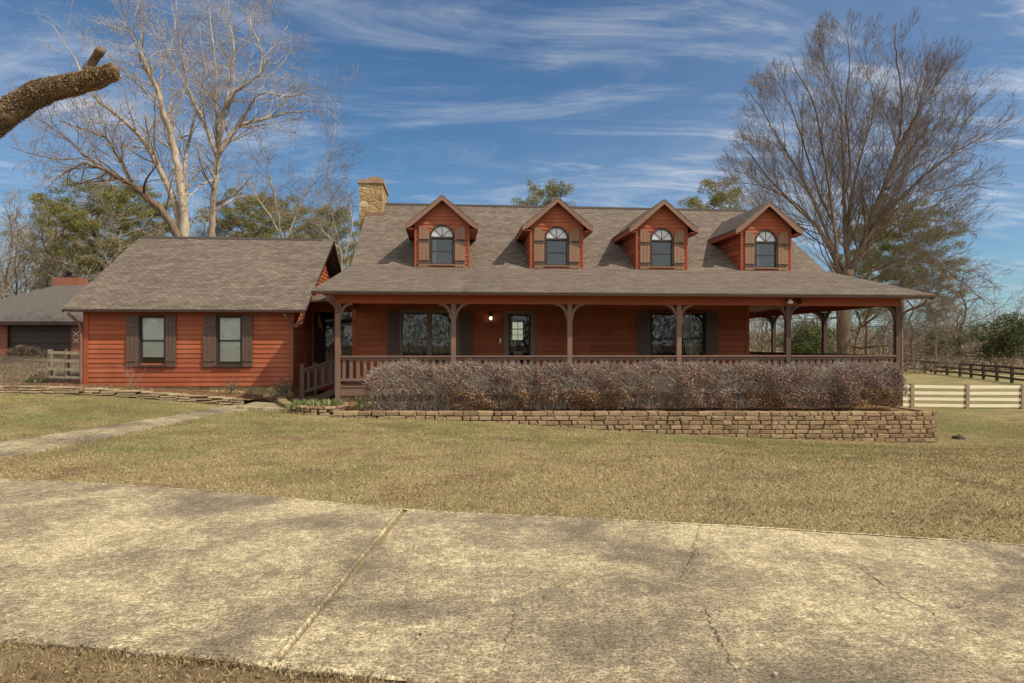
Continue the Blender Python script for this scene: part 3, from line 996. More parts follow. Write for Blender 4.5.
# ---- railing
RT = 1.39
def railing(a, b, name='railing', pmat=None):
    pmat = pmat or BROWN
    a = Vector(a); b = Vector(b); d = (b-a); L = d.length; d.normalize()
    s = Vector((-d.y, d.x, 0)).normalized() if abs(d.z) < 0.99 else Vector((1,0,0))
    mb = MB()
    n = int(L/0.173); st = L/n
    for k in range(n):
        p = a + d*(st*(k+0.5))
        hd = Vector((d.x, d.y, 0)).normalized()
        mb.obox(Vector((p.x, p.y, p.z + (0.19+RT-DECK-0.10)/2)), hd*0.042, s*0.012, Vector((0,0,(RT-DECK-0.10-0.19)/2)))
    ba = a + Vector((0,0,0.16)); bb = b + Vector((0,0,0.16))
    mb.bar(ba - s*0.0, bb - s*0.0, 0.045, 0.075)
    rl = mb.build(name, pmat, house)
    mb = MB()
    mb.bar(a + Vector((0,0,RT-DECK-0.028)), b + Vector((0,0,RT-DECK-0.028)), 0.14, 0.04)
    mb.bar(a + Vector((0,0,RT-DECK-0.085)), b + Vector((0,0,RT-DECK-0.085)), 0.04, 0.07)
    mb.build('top_rail', pmat, rl)
for (a, b) in zip(posts[:-1], posts[1:]):
    railing((a[0]+0.068, YP, DECK), (b[0]-0.068, YP, DECK))
prev = (PX1, YP)
for sp in side_posts:
    railing((PX1, prev[1]+0.07, DECK), (PX1, sp[1]-0.07, DECK), 'railing', SHADEPOST); prev = sp
# left end: stair opening; steps go down to the left
for k in range(3):
    mb = MB()
    x1 = PX0-0.09 - k*0.30
    mb.box(x1-0.31, x1, 19.05, 20.75, DECK-0.24-0.17*k, DECK-0.19-0.17*k)
    mb.box(x1-0.02, x1-0.002, 19.05, 20.75, -0.05, DECK-0.242-0.17*k)
    mb.build('stair_tread', BROWN, house)
mb = MB()
nx = -3.99
mb.box(nx-0.06, nx+0.06, 18.94, 19.06, 0.0, 1.15)
mb.build('newel_post', SHADEPOST, house)
mb = MB(); mb.box(nx-0.06, nx+0.06, 20.75, 20.87, 0.0, 1.15)
mb.build('newel_post', SHADEPOST, house)
for yy in (19.0, 20.81):
    a = Vector((PX0-0.07, yy, 0.55)); b = Vector((nx+0.06, yy, 0.24))
    railing(b, a, 'stair_railing', SHADEPOST)  # stair parts use the brown with shade painted in
    mb = MB()
    mb.prism([(PX0-0.1, yy, 0.36), (PX0-0.1, yy, 0.56), (nx+0.05, yy, 0.14), (nx+0.05, yy, -0.02)], (0, 0.04, 0))
    mb.build('stair_stringer', SHADEPOST, house)

# ---- windows
def interior(mb, x0, x1, z0, z1, y, depth=2.2, pad=0.35):
    """dark room box behind an opening, open to the front"""
    X0, X1, Z0, Z1, Y1 = x0-pad, x1+pad, z0-pad, z1+pad*0.6, y+depth
    y = y+0.01
    mb.face([(X0,Y1,Z0),(X0,Y1,Z1),(X1,Y1,Z1),(X1,Y1,Z0)][::-1])
    mb.face([(X0,y,Z0),(X0,Y1,Z0),(X0,Y1,Z1),(X0,y,Z1)])
    mb.face([(X1,y,Z0),(X1,Y1,Z0),(X1,Y1,Z1),(X1,y,Z1)])
    mb.face([(X0,y,Z0),(X1,y,Z0),(X1,Y1,Z0),(X0,Y1,Z0)])
    mb.face([(X0,y,Z1),(X1,y,Z1),(X1,Y1,Z1),(X0,Y1,Z1)])

def sash(mb, x0, x1, z0, z1, y, fw=0.045, mid=None, mull=None, th=0.04):
    mb.box(x0, x1, y, y+th, z1-fw, z1); mb.box(x0, x1, y, y+th, z0, z0+fw)
    mb.box(x0, x0+fw, y, y+th, z0+fw, z1-fw); mb.box(x1-fw, x1, y, y+th, z0+fw, z1-fw)
    if mid: mb.box(x0+fw, x1-fw, y+0.004, y+th+0.01, mid-0.022, mid+0.022)

def casing(mb, x0, x1, z0, z1, y, w=0.07, pro=0.035, sill=True):
    mb.box(x0-w, x1+w, y-pro, y-0.002+0.03, z1, z1+w)
    mb.box(x0-w, x0, y-pro+0.002, y+0.03, z0, z1); mb.box(x1, x1+w, y-pro+0.002, y+0.03, z0, z1)
    if sill: mb.box(x0-w-0.02, x1+w+0.02, y-pro-0.04, y+0.03, z0-0.05, z0)

def blind_mesh(x0, x1, z0, z1, y, pitch=0.05):
    mb = MB(); n = int((z1-z0)/pitch)
    for k in range(n):
        z = z0 + (k+0.5)*(z1-z0)/n
        mb.obox((0.5*(x0+x1), y, z), ((x1-x0)/2, 0, 0), (0, 0.008, 0.025), (0, 0.001, 0.0006))
    mb.box(x0, x1, y-0.01, y+0.02, z1-0.005, z1+0.03)
    return mb

def curtain_mesh(fx0, fx1, z0, z1, y, n=40, amp=0.025):
    """fx0(z),fx1(z) give side edges"""
    mb = MB(); m = 12; w = m+1
    cols = []
    for i in range(n+1):
        for j in range(m+1):
            z = z1 + (z0-z1)*j/m
            x = fx0(z) + (fx1(z)-fx0(z))*i/n
            mb.v.append((x, y + amp*math.sin(i*1.3) + 0.01*math.sin(i*3.1+j*0.3), z))
    for i in range(n):
        for j in range(m):
            mb.f.append([i*w+j, i*w+j+1, (i+1)*w+j+1, (i+1)*w+j])
    return mb

def shutter(x0, x1, z0, z1, y, mat, parent, arch=0, th=0.035, outer=-1, hinge=True):
    mb = MB(); n = 3; bw = (x1-x0)/n
    for k in range(n):
        a, b = x0+k*bw+0.003, x0+(k+1)*bw-0.003
        if arch:
            def h(x):
                t = (x-x0)/(x1-x0)
                if outer > 0: t = 1-t       # t=0 at the outer edge
                return z1 - arch*(1-math.sqrt(max(0, 1-t*t*0.96)))
            poly = [(a, y, z0), (b, y, z0)] + [(b+(a-b)*q/5, y, h(b+(a-b)*q/5)) for q in range(6)]
            mb.prism(poly, (0, -th, 0))
        else:
            mb.box(a, b, y-th, y, z0, z1)
    for z in (z0+0.14*(z1-z0), z0+0.80*(z1-z0) if not arch else z0+0.66*(z1-z0)):
        mb.box(x0+0.01, x1-0.01, y-th-0.022, y-th+0.001, z-0.05, z+0.05)
    s = mb.build('shutter', mat, parent)
    return s

def big_window(W, y, par, kind):
    x0, x1, z0, z1 = W
    mb = MB(); casing(mb, x0, x1, z0, z1, y, 0.05, 0.048)
    m = (x0+x1)/2; mz = (z0+z1)/2 - 0.02
    sash(mb, x0, m-0.035, z0, z1, y+0.03, mid=mz); sash(mb, m+0.035, x1, z0, z1, y+0.03, mid=mz)
    mb.box(m-0.035, m+0.035, y-0.01, y+0.08, z0, z1)
    w = mb.build('window', DFRAME if kind else GREYF, par)
    mb = MB(); mb.box(x0+0.04, m-0.075, y+0.05, y+0.056, z0+0.04, z1-0.04); mb.box(m+0.075, x1-0.04, y+0.05, y+0.056, z0+0.04, z1-0.04)
    mb.build('glass', GLASS, w)
    mb = MB(); interior(mb, x0, x1, z0, z1, y+0.14); mb.build('room', DARKROOM, w)
    return w
w1 = big_window(W1, YW, house, 0)
mb = curtain_mesh(lambda z: W1[0]+0.03, lambda z: W1[1]-0.03, W1[2], W1[3]+0.05, YW+0.22, 60, 0.02)
mb.build('curtain', DCURT, w1)
w2 = big_window(W2, YW, house, 1)
m2 = (W2[0]+W2[1])/2
mb = curtain_mesh(lambda z: m2+0.10+0.45*sst(W2[3], W2[2], z)*0.6, lambda z: W2[1]-0.32+0.28*sst(W2[3]-0.2, W2[2], z), W2[2]+0.1, W2[3], YW+0.24, 22, 0.02)
o = mb.build('curtain', CURTAIN, w2)
mb = curtain_mesh(lambda z: W2[0]+0.02, lambda z: W2[0]+0.26+0.1*sst(W2[2], W2[3], z), W2[2], W2[3], YW+0.24, 16, 0.02)
mb.build('curtain', DCURT, w2)
mb = MB(); mb.lathe(((W2[0]+m2)/2, YW+1.2, 2.58), [(0.02,0.1),(0.16,0.04),(0.18,0.0),(0.1,-0.05),(0.01,-0.06)]); mb.build('ceiling_lamp', BULB, w2, smooth=True)
for (a, b) in ((wx(387), W1[0]-0.05), (W1[1]+0.05, wx(473))):
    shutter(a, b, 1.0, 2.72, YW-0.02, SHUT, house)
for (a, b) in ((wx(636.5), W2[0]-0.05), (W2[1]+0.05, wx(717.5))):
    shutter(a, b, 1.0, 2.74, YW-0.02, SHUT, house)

# ---- front door: full-view glass, room beyond with a bright back window
x0, x1, z0, z1 = DR
mb = MB()
fw = 0.13
mb.box(x0-0.03, x0+fw-0.02, YW-0.04, YW+0.06, z0, z1+0.03); mb.box(x1-fw+0.02, x1+0.03, YW-0.04, YW+0.06, z0, z1+0.03)
mb.box(x0+fw-0.02, x1-fw+0.02, YW-0.04, YW+0.06, z1-0.07, z1+0.03)
mb.box(x0+fw-0.02, x1-fw+0.02, YW-0.01, YW+0.05, z0, z0+0.25)
door = mb.build('front_door', GREYF, house)
mb = MB(); sash(mb, x0+fw-0.018, x1-fw+0.018, z0+0.25, z1-0.072, YW+0.0, 0.05); mb.build('door_panel', DFRAME, door)
mb = MB(); mb.box(x0+fw+0.03, x1-fw-0.03, YW+0.02, YW+0.026, z0+0.3, z1-0.12); mb.build('glass', GLASS, door)
mb = MB(); mb.lathe((x1-fw-0.02, YW-0.05, 1.62), [(0.012,-0.03),(0.03,-0.01),(0.03,0.01),(0.012,0.03)]); mb.build('handle', METAL, door)
mb = MB(); interior(mb, x0-1.0, x1+1.0, z0, z1, YW+0.14, 6.0); mb.build('room', DARKROOM, door)
mb = MB()
cx = rr(517.5)*(YW+5.9)
for zz0, zz1 in ((1.86, 2.05), (2.07, 2.27), (2.31, 2.56)):
    mb.box(cx-0.20, cx+0.0, YW+5.9, YW+5.92, zz0, zz1); mb.box(cx+0.02, cx+0.21, YW+5.9, YW+5.92, zz0, zz1)
mb.build('back_window', DAYWIN, door)
mb = MB(); mb.box(x0+0.3, x1-0.3, YW+0.4, YW+0.44, 1.33, 1.47); mb.build('hanging_sign', CURTAIN, door)

# lantern, doorbell, floodlight
def lantern(x, y, z, par):
    mb = MB(); mb.box(x-0.035, x+0.035, y-0.03, y, z-0.05, z+0.17)
    mb.tube([Vector((x, y-0.02, z+0.1)), Vector((x, y-0.09, z+0.15)), Vector((x, y-0.13, z+0.12))], [0.012]*3, 6)
    mb.lathe((x, y-0.13, z), [(0.02,0.13),(0.085,0.07),(0.07,0.055),(0.07,0.05)])
    for k in range(6):
        t = k/6*2*math.pi
        mb.box(x+0.062*math.cos(t)-0.005, x+0.062*math.cos(t)+0.005, y-0.13+0.062*math.sin(t)-0.005, y-0.13+0.062*math.sin(t)+0.005, z-0.09, z+0.055)
    mb.lathe((x, y-0.13, z), [(0.05,-0.11),(0.07,-0.09),(0.07,-0.085)])
    L = mb.build('wall_lantern', METAL, par)
    mb = MB(); mb.lathe((x, y-0.13, z), [(0.02,-0.07),(0.045,-0.03),(0.03,0.02)]); mb.build('lit_bulb', BULB, L, smooth=True)
lx = wx(490.5); lantern(lx, YW-0.02, 2.50, house)
mb = MB(); bx = wx(500.2); mb.box(bx-0.03, bx+0.03, YW-0.045, YW-0.015, wz(343, 500), wz(338.5, 500)); mb.build('doorbell', WHITEG, house, bevel=0.005)
fx = rr(786.5)*YP
mb = MB(); mb.box(fx-0.06, fx+0.35, YP-0.12, YP-0.06, 2.90, 2.96)
fl = mb.build('floodlight', METAL, house)
mb = MB()
for q, s_ in ((fx+0.0, 1), ):
    mb.lathe((q, YP-0.2, 2.78), [(0.02,0.14),(0.05,0.1),(0.085,0.04),(0.085,0.02),(0.03,0.0)])
mb.build('bulb', WHITEG, fl, smooth=True)
mb = MB()
mb.lathe((fx+0.28, YP-0.17, 2.78), [(0.02,0.12),(0.05,0.1),(0.07,0.04),(0.03,0.0)])
mb.build('lamp_head', METAL, fl, smooth=True)

# ---- left recess: dark glazed link between the wing and the porch wall
mb = MB()
lx0, lx1, ly = -4.45, WX0-0.02, 22.4
mb.box(lx0, lx1, ly-0.03, ly+0.03, 2.72, 3.1)
for x in (lx0+0.03, -3.72, -3.66, lx1-0.07):
    mb.box(x, x+0.07, ly-0.03, ly+0.03, 0.2, 2.72)
mb.box(lx0, lx1, ly-0.02, ly+0.02, 0.2, 0.9)
lk = mb.build('breezeway_screen', REDTRIM, house)
mb = MB(); mb.box(lx0+0.1, lx1-0.07, ly, ly+0.006, 0.9, 2.72); mb.build('glass', GLASS, lk)
mb = MB(); interior(mb, lx0+0.4, lx1-0.4, 0.6, 2.9, ly+0.05, 2.5); mb.build('room', DARKROOM, lk)
mb = MB(); mb.box(-3.42, -3.15, ly+0.3, ly+0.32, 1.95, 2.3); mb.build('wall_notice', BLIND, lk)
mb = MB()
roof_slab(mb, [(21.0, 3.02), (26.5, 3.7)], -4.46, WX0-0.03, 0.05)
mb.build('breezeway_roof', SHINGLE, house)

# ---- chimney
cx0, cx1, cy0, cy1 = -3.48, -2.60, 26.75, 28.9
mb = MB(); mb.box(cx0, cx1, cy0, cy1, -0.2, EYE+6.24)
ch = mb.build('chimney', RUBBLE, house)
mb = MB(); mb.box(cx0-0.05, cx1+0.05, cy0-0.05, cy1+0.05, EYE+6.24, EYE+6.38)
mb.box(cx0+0.28, cx1-0.03, cy0+0.2, cy0+0.9, EYE+6.38, EYE+6.50)
mb.build('chimney_cap', CAPM, ch)
mb = MB(); mb.box(cx0+0.35, cx1-0.10, cy0+0.27, cy0+0.83, EYE+6.50, EYE+6.56); mb.build('flue', CAPM, ch)
mb = MB(); mb.box(-3.25+0.01, cx1+0.02, cy0-0.02, cy0-0.002, EYE+4.85, EYE+5.12); mb.build('flashing', RAKE, ch)

# ---- dormers
def roof_z(y): return ZB + (ZR-ZB)*(y-YBK)/(YR-YBK) if y > YBK else ZE + (ZB-ZE)*(y-YE)/(YBK-YE)
def dormer(px, i):
    yt = YBK-0.33; yf = YBK-0.03
    xc = rr(px)*yt
    hw = 0.90; ze = EYE+3.97; za = EYE+4.93; hwe = 1.19
    p = (za-ze)/hwe
    zw = za - p*hw - 0.10     # wall plate
    y_back_ridge = YBK + (za-ZB)/((ZR-ZB)/(YR-YBK)) + 0.1
    y_back_wall = YBK + (zw-ZB)/((ZR-ZB)/(YR-YBK)) + 0.3
    z0 = roof_z(yf) - 0.02
    ws, wb, wsp, wtop = 0.355, EYE+2.68, EYE+3.57, EYE+3.94   # window half-width, bottom, spring, arch top
    # front wall: polygon with hole approximated by courses
    mb = MB()
    def clip(z):
        h = hw if z < zw else max(0, hw - (z-zw)/p)
        return (-h, h)
    n = 17; zt = za-0.14; chh = (zt-z0)/n
    for k in range(n):
        a = z0+k*chh; b = a+chh
        l1, r1 = clip(a); l2, r2 = clip(b)
        segs = []
        zc = (a+b)/2
        if wb < zc < wtop:
            if zc < wsp: hh1 = hh2 = ws
            else:
                f = lambda z: ws*math.sqrt(max(0, 1-((z-wsp)/(wtop-wsp))**2)) if z < wtop else 0
                hh1, hh2 = f(a), f(b)
            segs = [(l1, -hh1, l2, -hh2), (hh1, r1, hh2, r2)]
        else: segs = [(l1, r1, l2, r2)]
        for s, e, s2, e2 in segs:
            m0 = len(mb.v); o = 0.022
            mb.v += [(xc+s, yf-o, a), (xc+e, yf-o, a), (xc+e2, yf-0.003, b), (xc+s2, yf-0.003, b), (xc+s, yf+0.02, a), (xc+e, yf+0.02, a)]
            mb.f += [[m0, m0+1, m0+2, m0+3], [m0+4, m0+5, m0+1, m0]]
    # side walls
    for sx in (-1, 1):
        x = xc + sx*hw
        poly = [(x, yf, z0-0.1), (x, yf, zw), (x, y_back_wall, zw), (x, y_back_wall, zw-0.3)]
        nn = 8
        for k in range(nn):
            a = z0 + (zw-z0)*k/nn; b = z0 + (zw-z0)*(k+1)/nn
            ya = YBK + (a-ZB)/((ZR-ZB)/(YR-YBK)); yb = YBK + (b-ZB)/((ZR-ZB)/(YR-YBK))
            o = 0.02*sx
            fc = [(x+o, yf, a), (x+o, ya+0.1, a), (x, yb+0.1, b), (x, yf, b)]
            bt = [(x, yf, a), (x, ya+0.1, a), (x+o, ya+0.1, a), (x+o, yf, a)]
            mb.face(fc if sx > 0 else fc[::-1]); mb.face(bt)
    dm = mb.build('dormer', SIDING, house)
    # corner boards
    for sx in (-1, 1):
        mb = MB(); x = xc+sx*(hw-0.02)
        mb.box(x-0.028, x+0.028, yf-0.032, yf+0.05, z0-0.02, zw+0.02)
        mb.build('corner_board', REDTRIM, dm)
    # roof
    mb = MB()
    th = 0.045
    for sx in (-1, 1):
        # lower (eave) edge meets main roof where heights agree
        ye_back = YBK + (ze-ZB)/((ZR-ZB)/(YR-YBK)) + 0.08
        a = (xc+sx*hwe, yt, ze); b = (xc, yt, za); c = (xc, y_back_ridge, za); d = (xc+sx*hwe, ye_back, ze)
        top = [a, b, c, d] if sx < 0 else [d, c, b, a]
        # orient upwards
        mb.face([a, d, c, b][::-1] if sx < 0 else [a, d, c, b])
        lo_ = [(q[0], q[1], q[2]-th) for q in (a, b, c, d)]
        mb.face(lo_)
        mb.face([a, b, lo_[1], lo_[0]]); mb.face([a, lo_[0], lo_[3], d])
    mb.build('dormer_roof', SHINGLE, dm)
    mb = MB()
    for sx in (-1, 1):
        e = 0.02
        mb.prism([(xc, yt+0.004, za-th), (xc+sx*hwe, yt+0.004, ze-th), (xc+sx*hwe, yt+0.004, ze-th-0.13), (xc+sx*(hwe-0.20), yt+0.004, ze-th-0.13+0.09), (xc, yt+0.004, za-th-0.13)], (0, 0.035, 0))
    mb.build('rake_board', RAKE, dm)
    mb = MB()
    for sx in (-1, 1):   # boxed eave soffit along the sides
        ye2 = YBK + (ze-0.2-ZB)/((ZR-ZB)/(YR-YBK))
        xs = sorted((xc+sx*(hwe-0.01), xc+sx*(hw+0.022)))
        mb.box(xs[0], xs[1], yt+0.045, ye2+0.3, ze-th-0.13, ze-th-0.10)
        xo = xc+sx*(hwe-0.012)
        mb.box(min(xo, xo-sx*0.02), max(xo, xo-sx*0.02), yt+0.045, ye2+0.35, ze-th-0.15, ze-th-0.004)
        # frieze under the rake
        mb.prism([(xc, yt+0.30-0.028, za-0.12), (xc+sx*hw, yt+0.30-0.028, zw+0.02), (xc+sx*hw, yt+0.30-0.028, zw-0.05), (xc, yt+0.30-0.028, za-0.20)], (0, 0.02, 0))
    # sloping underside
    mb.build('eave_box', REDTRIM, dm)
    # window: casing ring + arch
    mb = MB()
    cw = 0.05
    y = yf-0.045
    mb.box(xc-ws-cw, xc-ws, y, yf+0.06, wb, wsp); mb.box(xc+ws, xc+ws+cw, y, yf+0.06, wb, wsp)
    n = 16
    for k in range(n):
        a0, a1 = math.pi*k/n, math.pi*(k+1)/n
        def q(a, rx, rz): return (xc+rx*math.cos(a), y, wsp+rz*math.sin(a))
        rz = wtop-wsp
        mb.prism([q(a0, ws, rz), q(a1, ws, rz), q(a1, ws+cw, rz+cw), q(a0, ws+cw, rz+cw)], (0, 0.1, 0))
    mb.box(xc-ws, xc+ws, y+0.01, yf+0.05, wsp-0.035, wsp+0.02)
    mz = (wb+wsp)/2-0.02
    sash(mb, xc-ws, xc+ws, wb, wsp-0.035, y+0.035, 0.035, mz)
    wn = mb.build('window', DFRAME, dm)
    mb = MB()
    for ang in (45, 90, 135):
        t = R(ang)
        mb.bar((xc, y+0.045, wsp+0.02), (xc+ws*0.98*math.cos(t), y+0.045, wsp+(wtop-wsp)*0.98*math.sin(t)), 0.016, 0.016, up=(0,1,0))
    mb.build('muntin', DFRAME, wn)
    mb = MB()
    mb.box(xc-ws-0.09, xc+ws+0.09, yf-0.075, yf, wb-0.05, wb-0.002)
    mb.build('window_sill', RAKE, dm)
    mb = MB(); mb.box(xc-ws+0.03, xc+ws-0.03, y+0.055, y+0.06, wb+0.03, wsp-0.06); mb.build('glass', GLASS, wn)
    mb = MB()
    mb.prism([(xc+ws*math.cos(math.pi*k/14), y+0.055, wsp+0.02+(wtop-wsp-0.02)*math.sin(math.pi*k/14)) for k in range(15)], (0, 0.005, 0))
    mb.build('fanlight', FAN, wn)
    mb = MB(); interior(mb, xc-ws, xc+ws, wb+0.15, wsp, yf+0.02, 1.0, 0.2); mb.build('room', DARKROOM, wn)
    if i in (0, 3):
        mb = curtain_mesh(lambda z: xc-ws+0.03, lambda z: xc-ws+0.15, wb, wsp, yf+0.1, 8, 0.015); mb.build('curtain', CURTAIN, wn)
    sh = 0.345
    zs1 = EYE+3.93
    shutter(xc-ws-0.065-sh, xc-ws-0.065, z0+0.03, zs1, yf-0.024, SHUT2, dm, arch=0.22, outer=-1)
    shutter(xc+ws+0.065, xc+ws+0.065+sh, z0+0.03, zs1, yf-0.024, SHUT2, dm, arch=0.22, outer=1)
    for xa in (xc-ws-0.065-sh/2, xc+ws+0.065+sh/2):
        for f in (0.14, 0.66):
            mb = MB(); z = z0+0.03 + f*(zs1-z0-0.03)
            mb.box(xa-sh/2+0.02, xa+sh/2-0.02, yf-0.024-0.062, yf-0.024-0.054, z-0.03, z+0.03)
            mb.build('strap_hinge', HINGE, dm)
FAN = mat_simple('fanlight_panel', (0.48, 0.50, 0.50), 0.12, 0, 0.15, 5, spec=0.8)
for i, px in enumerate((442, 558, 664.4, 769.8)): dormer(px, i)

# ------------------------------------------------------------------ wing
VX0, VX1, VY = rr(85)*20, rr(293)*20, 20.0
VE, VRG = 19.63, 24.4
VZE, VZR = EYE+1.00, EYE+3.70
vx = lambda px: rr(px)*VY
vz = lambda py, px: EYE + (HZ-py)*(VY*CT + vx(px)*ST)/FPX
VW = [(vx(140.5), vx(165), vz(365, 150), vz(316.5, 150)), (vx(218), vx(241.5), vz(365, 230), vz(316.5, 230))]
mb = MB()
zb = 0.50
siding(mb, (0, VY), (1,0,0), (0,-1,0), VX0, VX1, zb, 2.62, VW, 0.133, out=0.026, thick=0.14)
def vclip(z):
    z += 0.14
    lo = VE + (z-VZE)/(VZR-VZE)*(VRG-VE); lo = max(lo, VY)
    return (lo, 2*VRG-lo) if lo < VRG else (VRG, VRG)
for x, nx_ in ((VX1, 1), (VX0, -1)):
    siding(mb, (x, 0), (0,1,0), (nx_,0,0), VY, 2*VRG-VY, zb, VZR-0.15, [], 0.133, out=0.026, clip=vclip)
    mb.prism([(x-0.004*nx_, VY, 0.0), (x-0.004*nx_, VY, 2.62), (x-0.004*nx_, VRG, VZR-0.15), (x-0.004*nx_, 2*VRG-VY, 2.62), (x-0.004*nx_, 2*VRG-VY, 0.0)], (-0.12*nx_, 0, 0))
mb.build('wing_wall', SIDING, house)
mb = MB()
mb.box(VX0-0.03, VX0+0.10, VY-0.04, VY+0.05, zb-0.05, 2.6); mb.build('corner_board', REDTRIM, house); mb = MB(); mb.box(VX1-0.09, VX1+0.035, VY-0.04, VY+0.08, zb-0.05, 2.6)
mb.build('corner_board', REDTRIM, house)
mb = MB(); mb.box(VX0+0.02, VX1-0.02, VY+0.02, VY+0.2, -0.2, zb-0.002)
mb.box(-5.6, VX1+0.02, VY-0.04, VY+0.015, -0.2, zb-0.03)
mb.box(VX1-0.2, VX1+0.03, VY+0.05, 2*VRG-VY, -0.2, zb-0.03)
mb.build('stone_foundation', RUBBLE, house)
mb = MB()
vp = [(VE, VZE), (VRG, VZR), (2*VRG-VE, VZE)]
WXL, WXR = rr(61.5)*VE, rr(305.5)*VE
roof_slab(mb, vp, WXL, WXR, 0.035)
wr = mb.build('wing_roof', SHINGLE, house)
mb = MB(); mb.prism([(WXL+0.02, VRG-0.15, VZR-0.07), (WXL+0.02, VRG, VZR+0.03), (WXL+0.02, VRG+0.15, VZR-0.07)], (WXR-WXL-0.4, 0, 0)); mb.build('ridge_vent', RIDGE, wr)
mb = MB(); mb.box(WXL, WXR, VE+0.005, VE+0.035, VZE-0.085, VZE-0.037); mb.build('fascia', FASCIA, wr)
mb = MB(); vp2 = [(VE+0.037, VZE+0.02)] + vp[1:-1] + [(2*VRG-VE-0.037, VZE+0.02)]
rake(mb, WXL+0.002, vp2, bot=0.13); mb.build('rake_board', FASCIA, wr); mb = MB(); rake(mb, WXR-0.037, vp2, bot=0.13); mb.build('rake_board', FASCIA, wr)  # shadow on the wing rakes painted as near-black boards
mb = MB(); mb.box(WXL+0.04, WXR-0.04, VE+0.037, VY-0.03, VZE-0.08, VZE-0.06); mb.build('soffit', FASCIA, wr)
for k, W in enumerate(VW):
    x0, x1, z0, z1 = W
    mb = MB(); casing(mb, x0, x1, z0, z1, VY, 0.045, 0.05)
    mz = (z0+z1)/2
    sash(mb, x0, x1, z0, z1, VY+0.01, 0.04, mz)
    w = mb.build('window', DFRAME, house)
    mb = MB(); mb.box(x0+0.035, x1-0.035, VY+0.018, VY+0.022, z0+0.035, z1-0.035); mb.build('glass', GLASS, w)
    blind_mesh(x0+0.02, x1-0.02, z0+(0.22 if k == 0 else 0.10), z1-0.03, VY+0.052, 0.05).build('blind', BLIND, w)
    mb = MB(); interior(mb, x0, x1, z0, z1, VY+0.14, 1.5); mb.build('room', DARKROOM, w)
for (a, b, k) in ((127, 139.5, 0), (166.2, 176.8, 0), (203.8, 216.8, 1), (242.8, 253, 1)):
    shutter(vx(a), vx(b), VW[k][2]-0.05, VW[k][3]+0.03, VY-0.03, SHUT, house)

# ---- downspouts
def downspout(pts, name='downspout', mat=None, r=0.038):
    mb = MB()
    P = [Vector(p) for p in pts]
    S = []
    for a, b in zip(P[:-1], P[1:]):
        for q in range(5): S.append(a + (b-a)*q/5)
    S.append(P[-1])
    sm = [S[0]] + [(S[i-1]+S[i]*2+S[i+1])/4 for i in range(1, len(S)-1)] + [S[-1]]
    mb.tube(sm, [r]*len(sm), 6)
    mb.build(name, mat or BROWN, house, smooth=True)
downspout([(VX1-0.16, VE+0.06, 2.53), (VX1-0.12, VE+0.12, 2.42), (VX1+0.0, VY-0.08, 2.2), (VX1+0.0, VY-0.08, 0.35)])
downspout([(WXR-0.03, VE+0.02, 2.56), (WXR-0.08, VE+0.12, 2.40), (VX1+0.05, VY-0.10, 2.18)])
downspout([(VX0-0.3, VE+0.06, 2.53), (VX0-0.22, VE+0.10, 2.45), (VX0-0.07, VY-0.07, 2.22), (VX0-0.07, VY-0.07, 0.4)])
downspout([(XL+0.16, YE+0.07, 2.90), (XL+0.2, YE+0.14, 2.8), (PX0-0.02, YP-0.11, 2.62), (PX0-0.02, YP-0.11, 2.5)])
downspout([(XR-0.15, YE+0.07, 2.90), (XR-0.2, YE+0.12, 2.76), (PX1+0.24, YP-0.1, 2.62), (PX1+0.12, YP-0.02, 2.45), (PX1+0.12, YP-0.02, -0.1)])
mb = MB(); mb.lathe((PX1+0.32, YP-0.18, 0.38), [(0.0,0.0)]*0 + [(0.10,0.0),(0.12,0.03),(0.12,0.07),(0.1,0.1)]); 

# ------------------------------------------------------------------ trees
def cat(pts, seglen):
    L = sum((b-a).length for a, b in zip(pts[:-1], pts[1:]))
    return interp_curve(pts, max(3, int(L/seglen)+1))

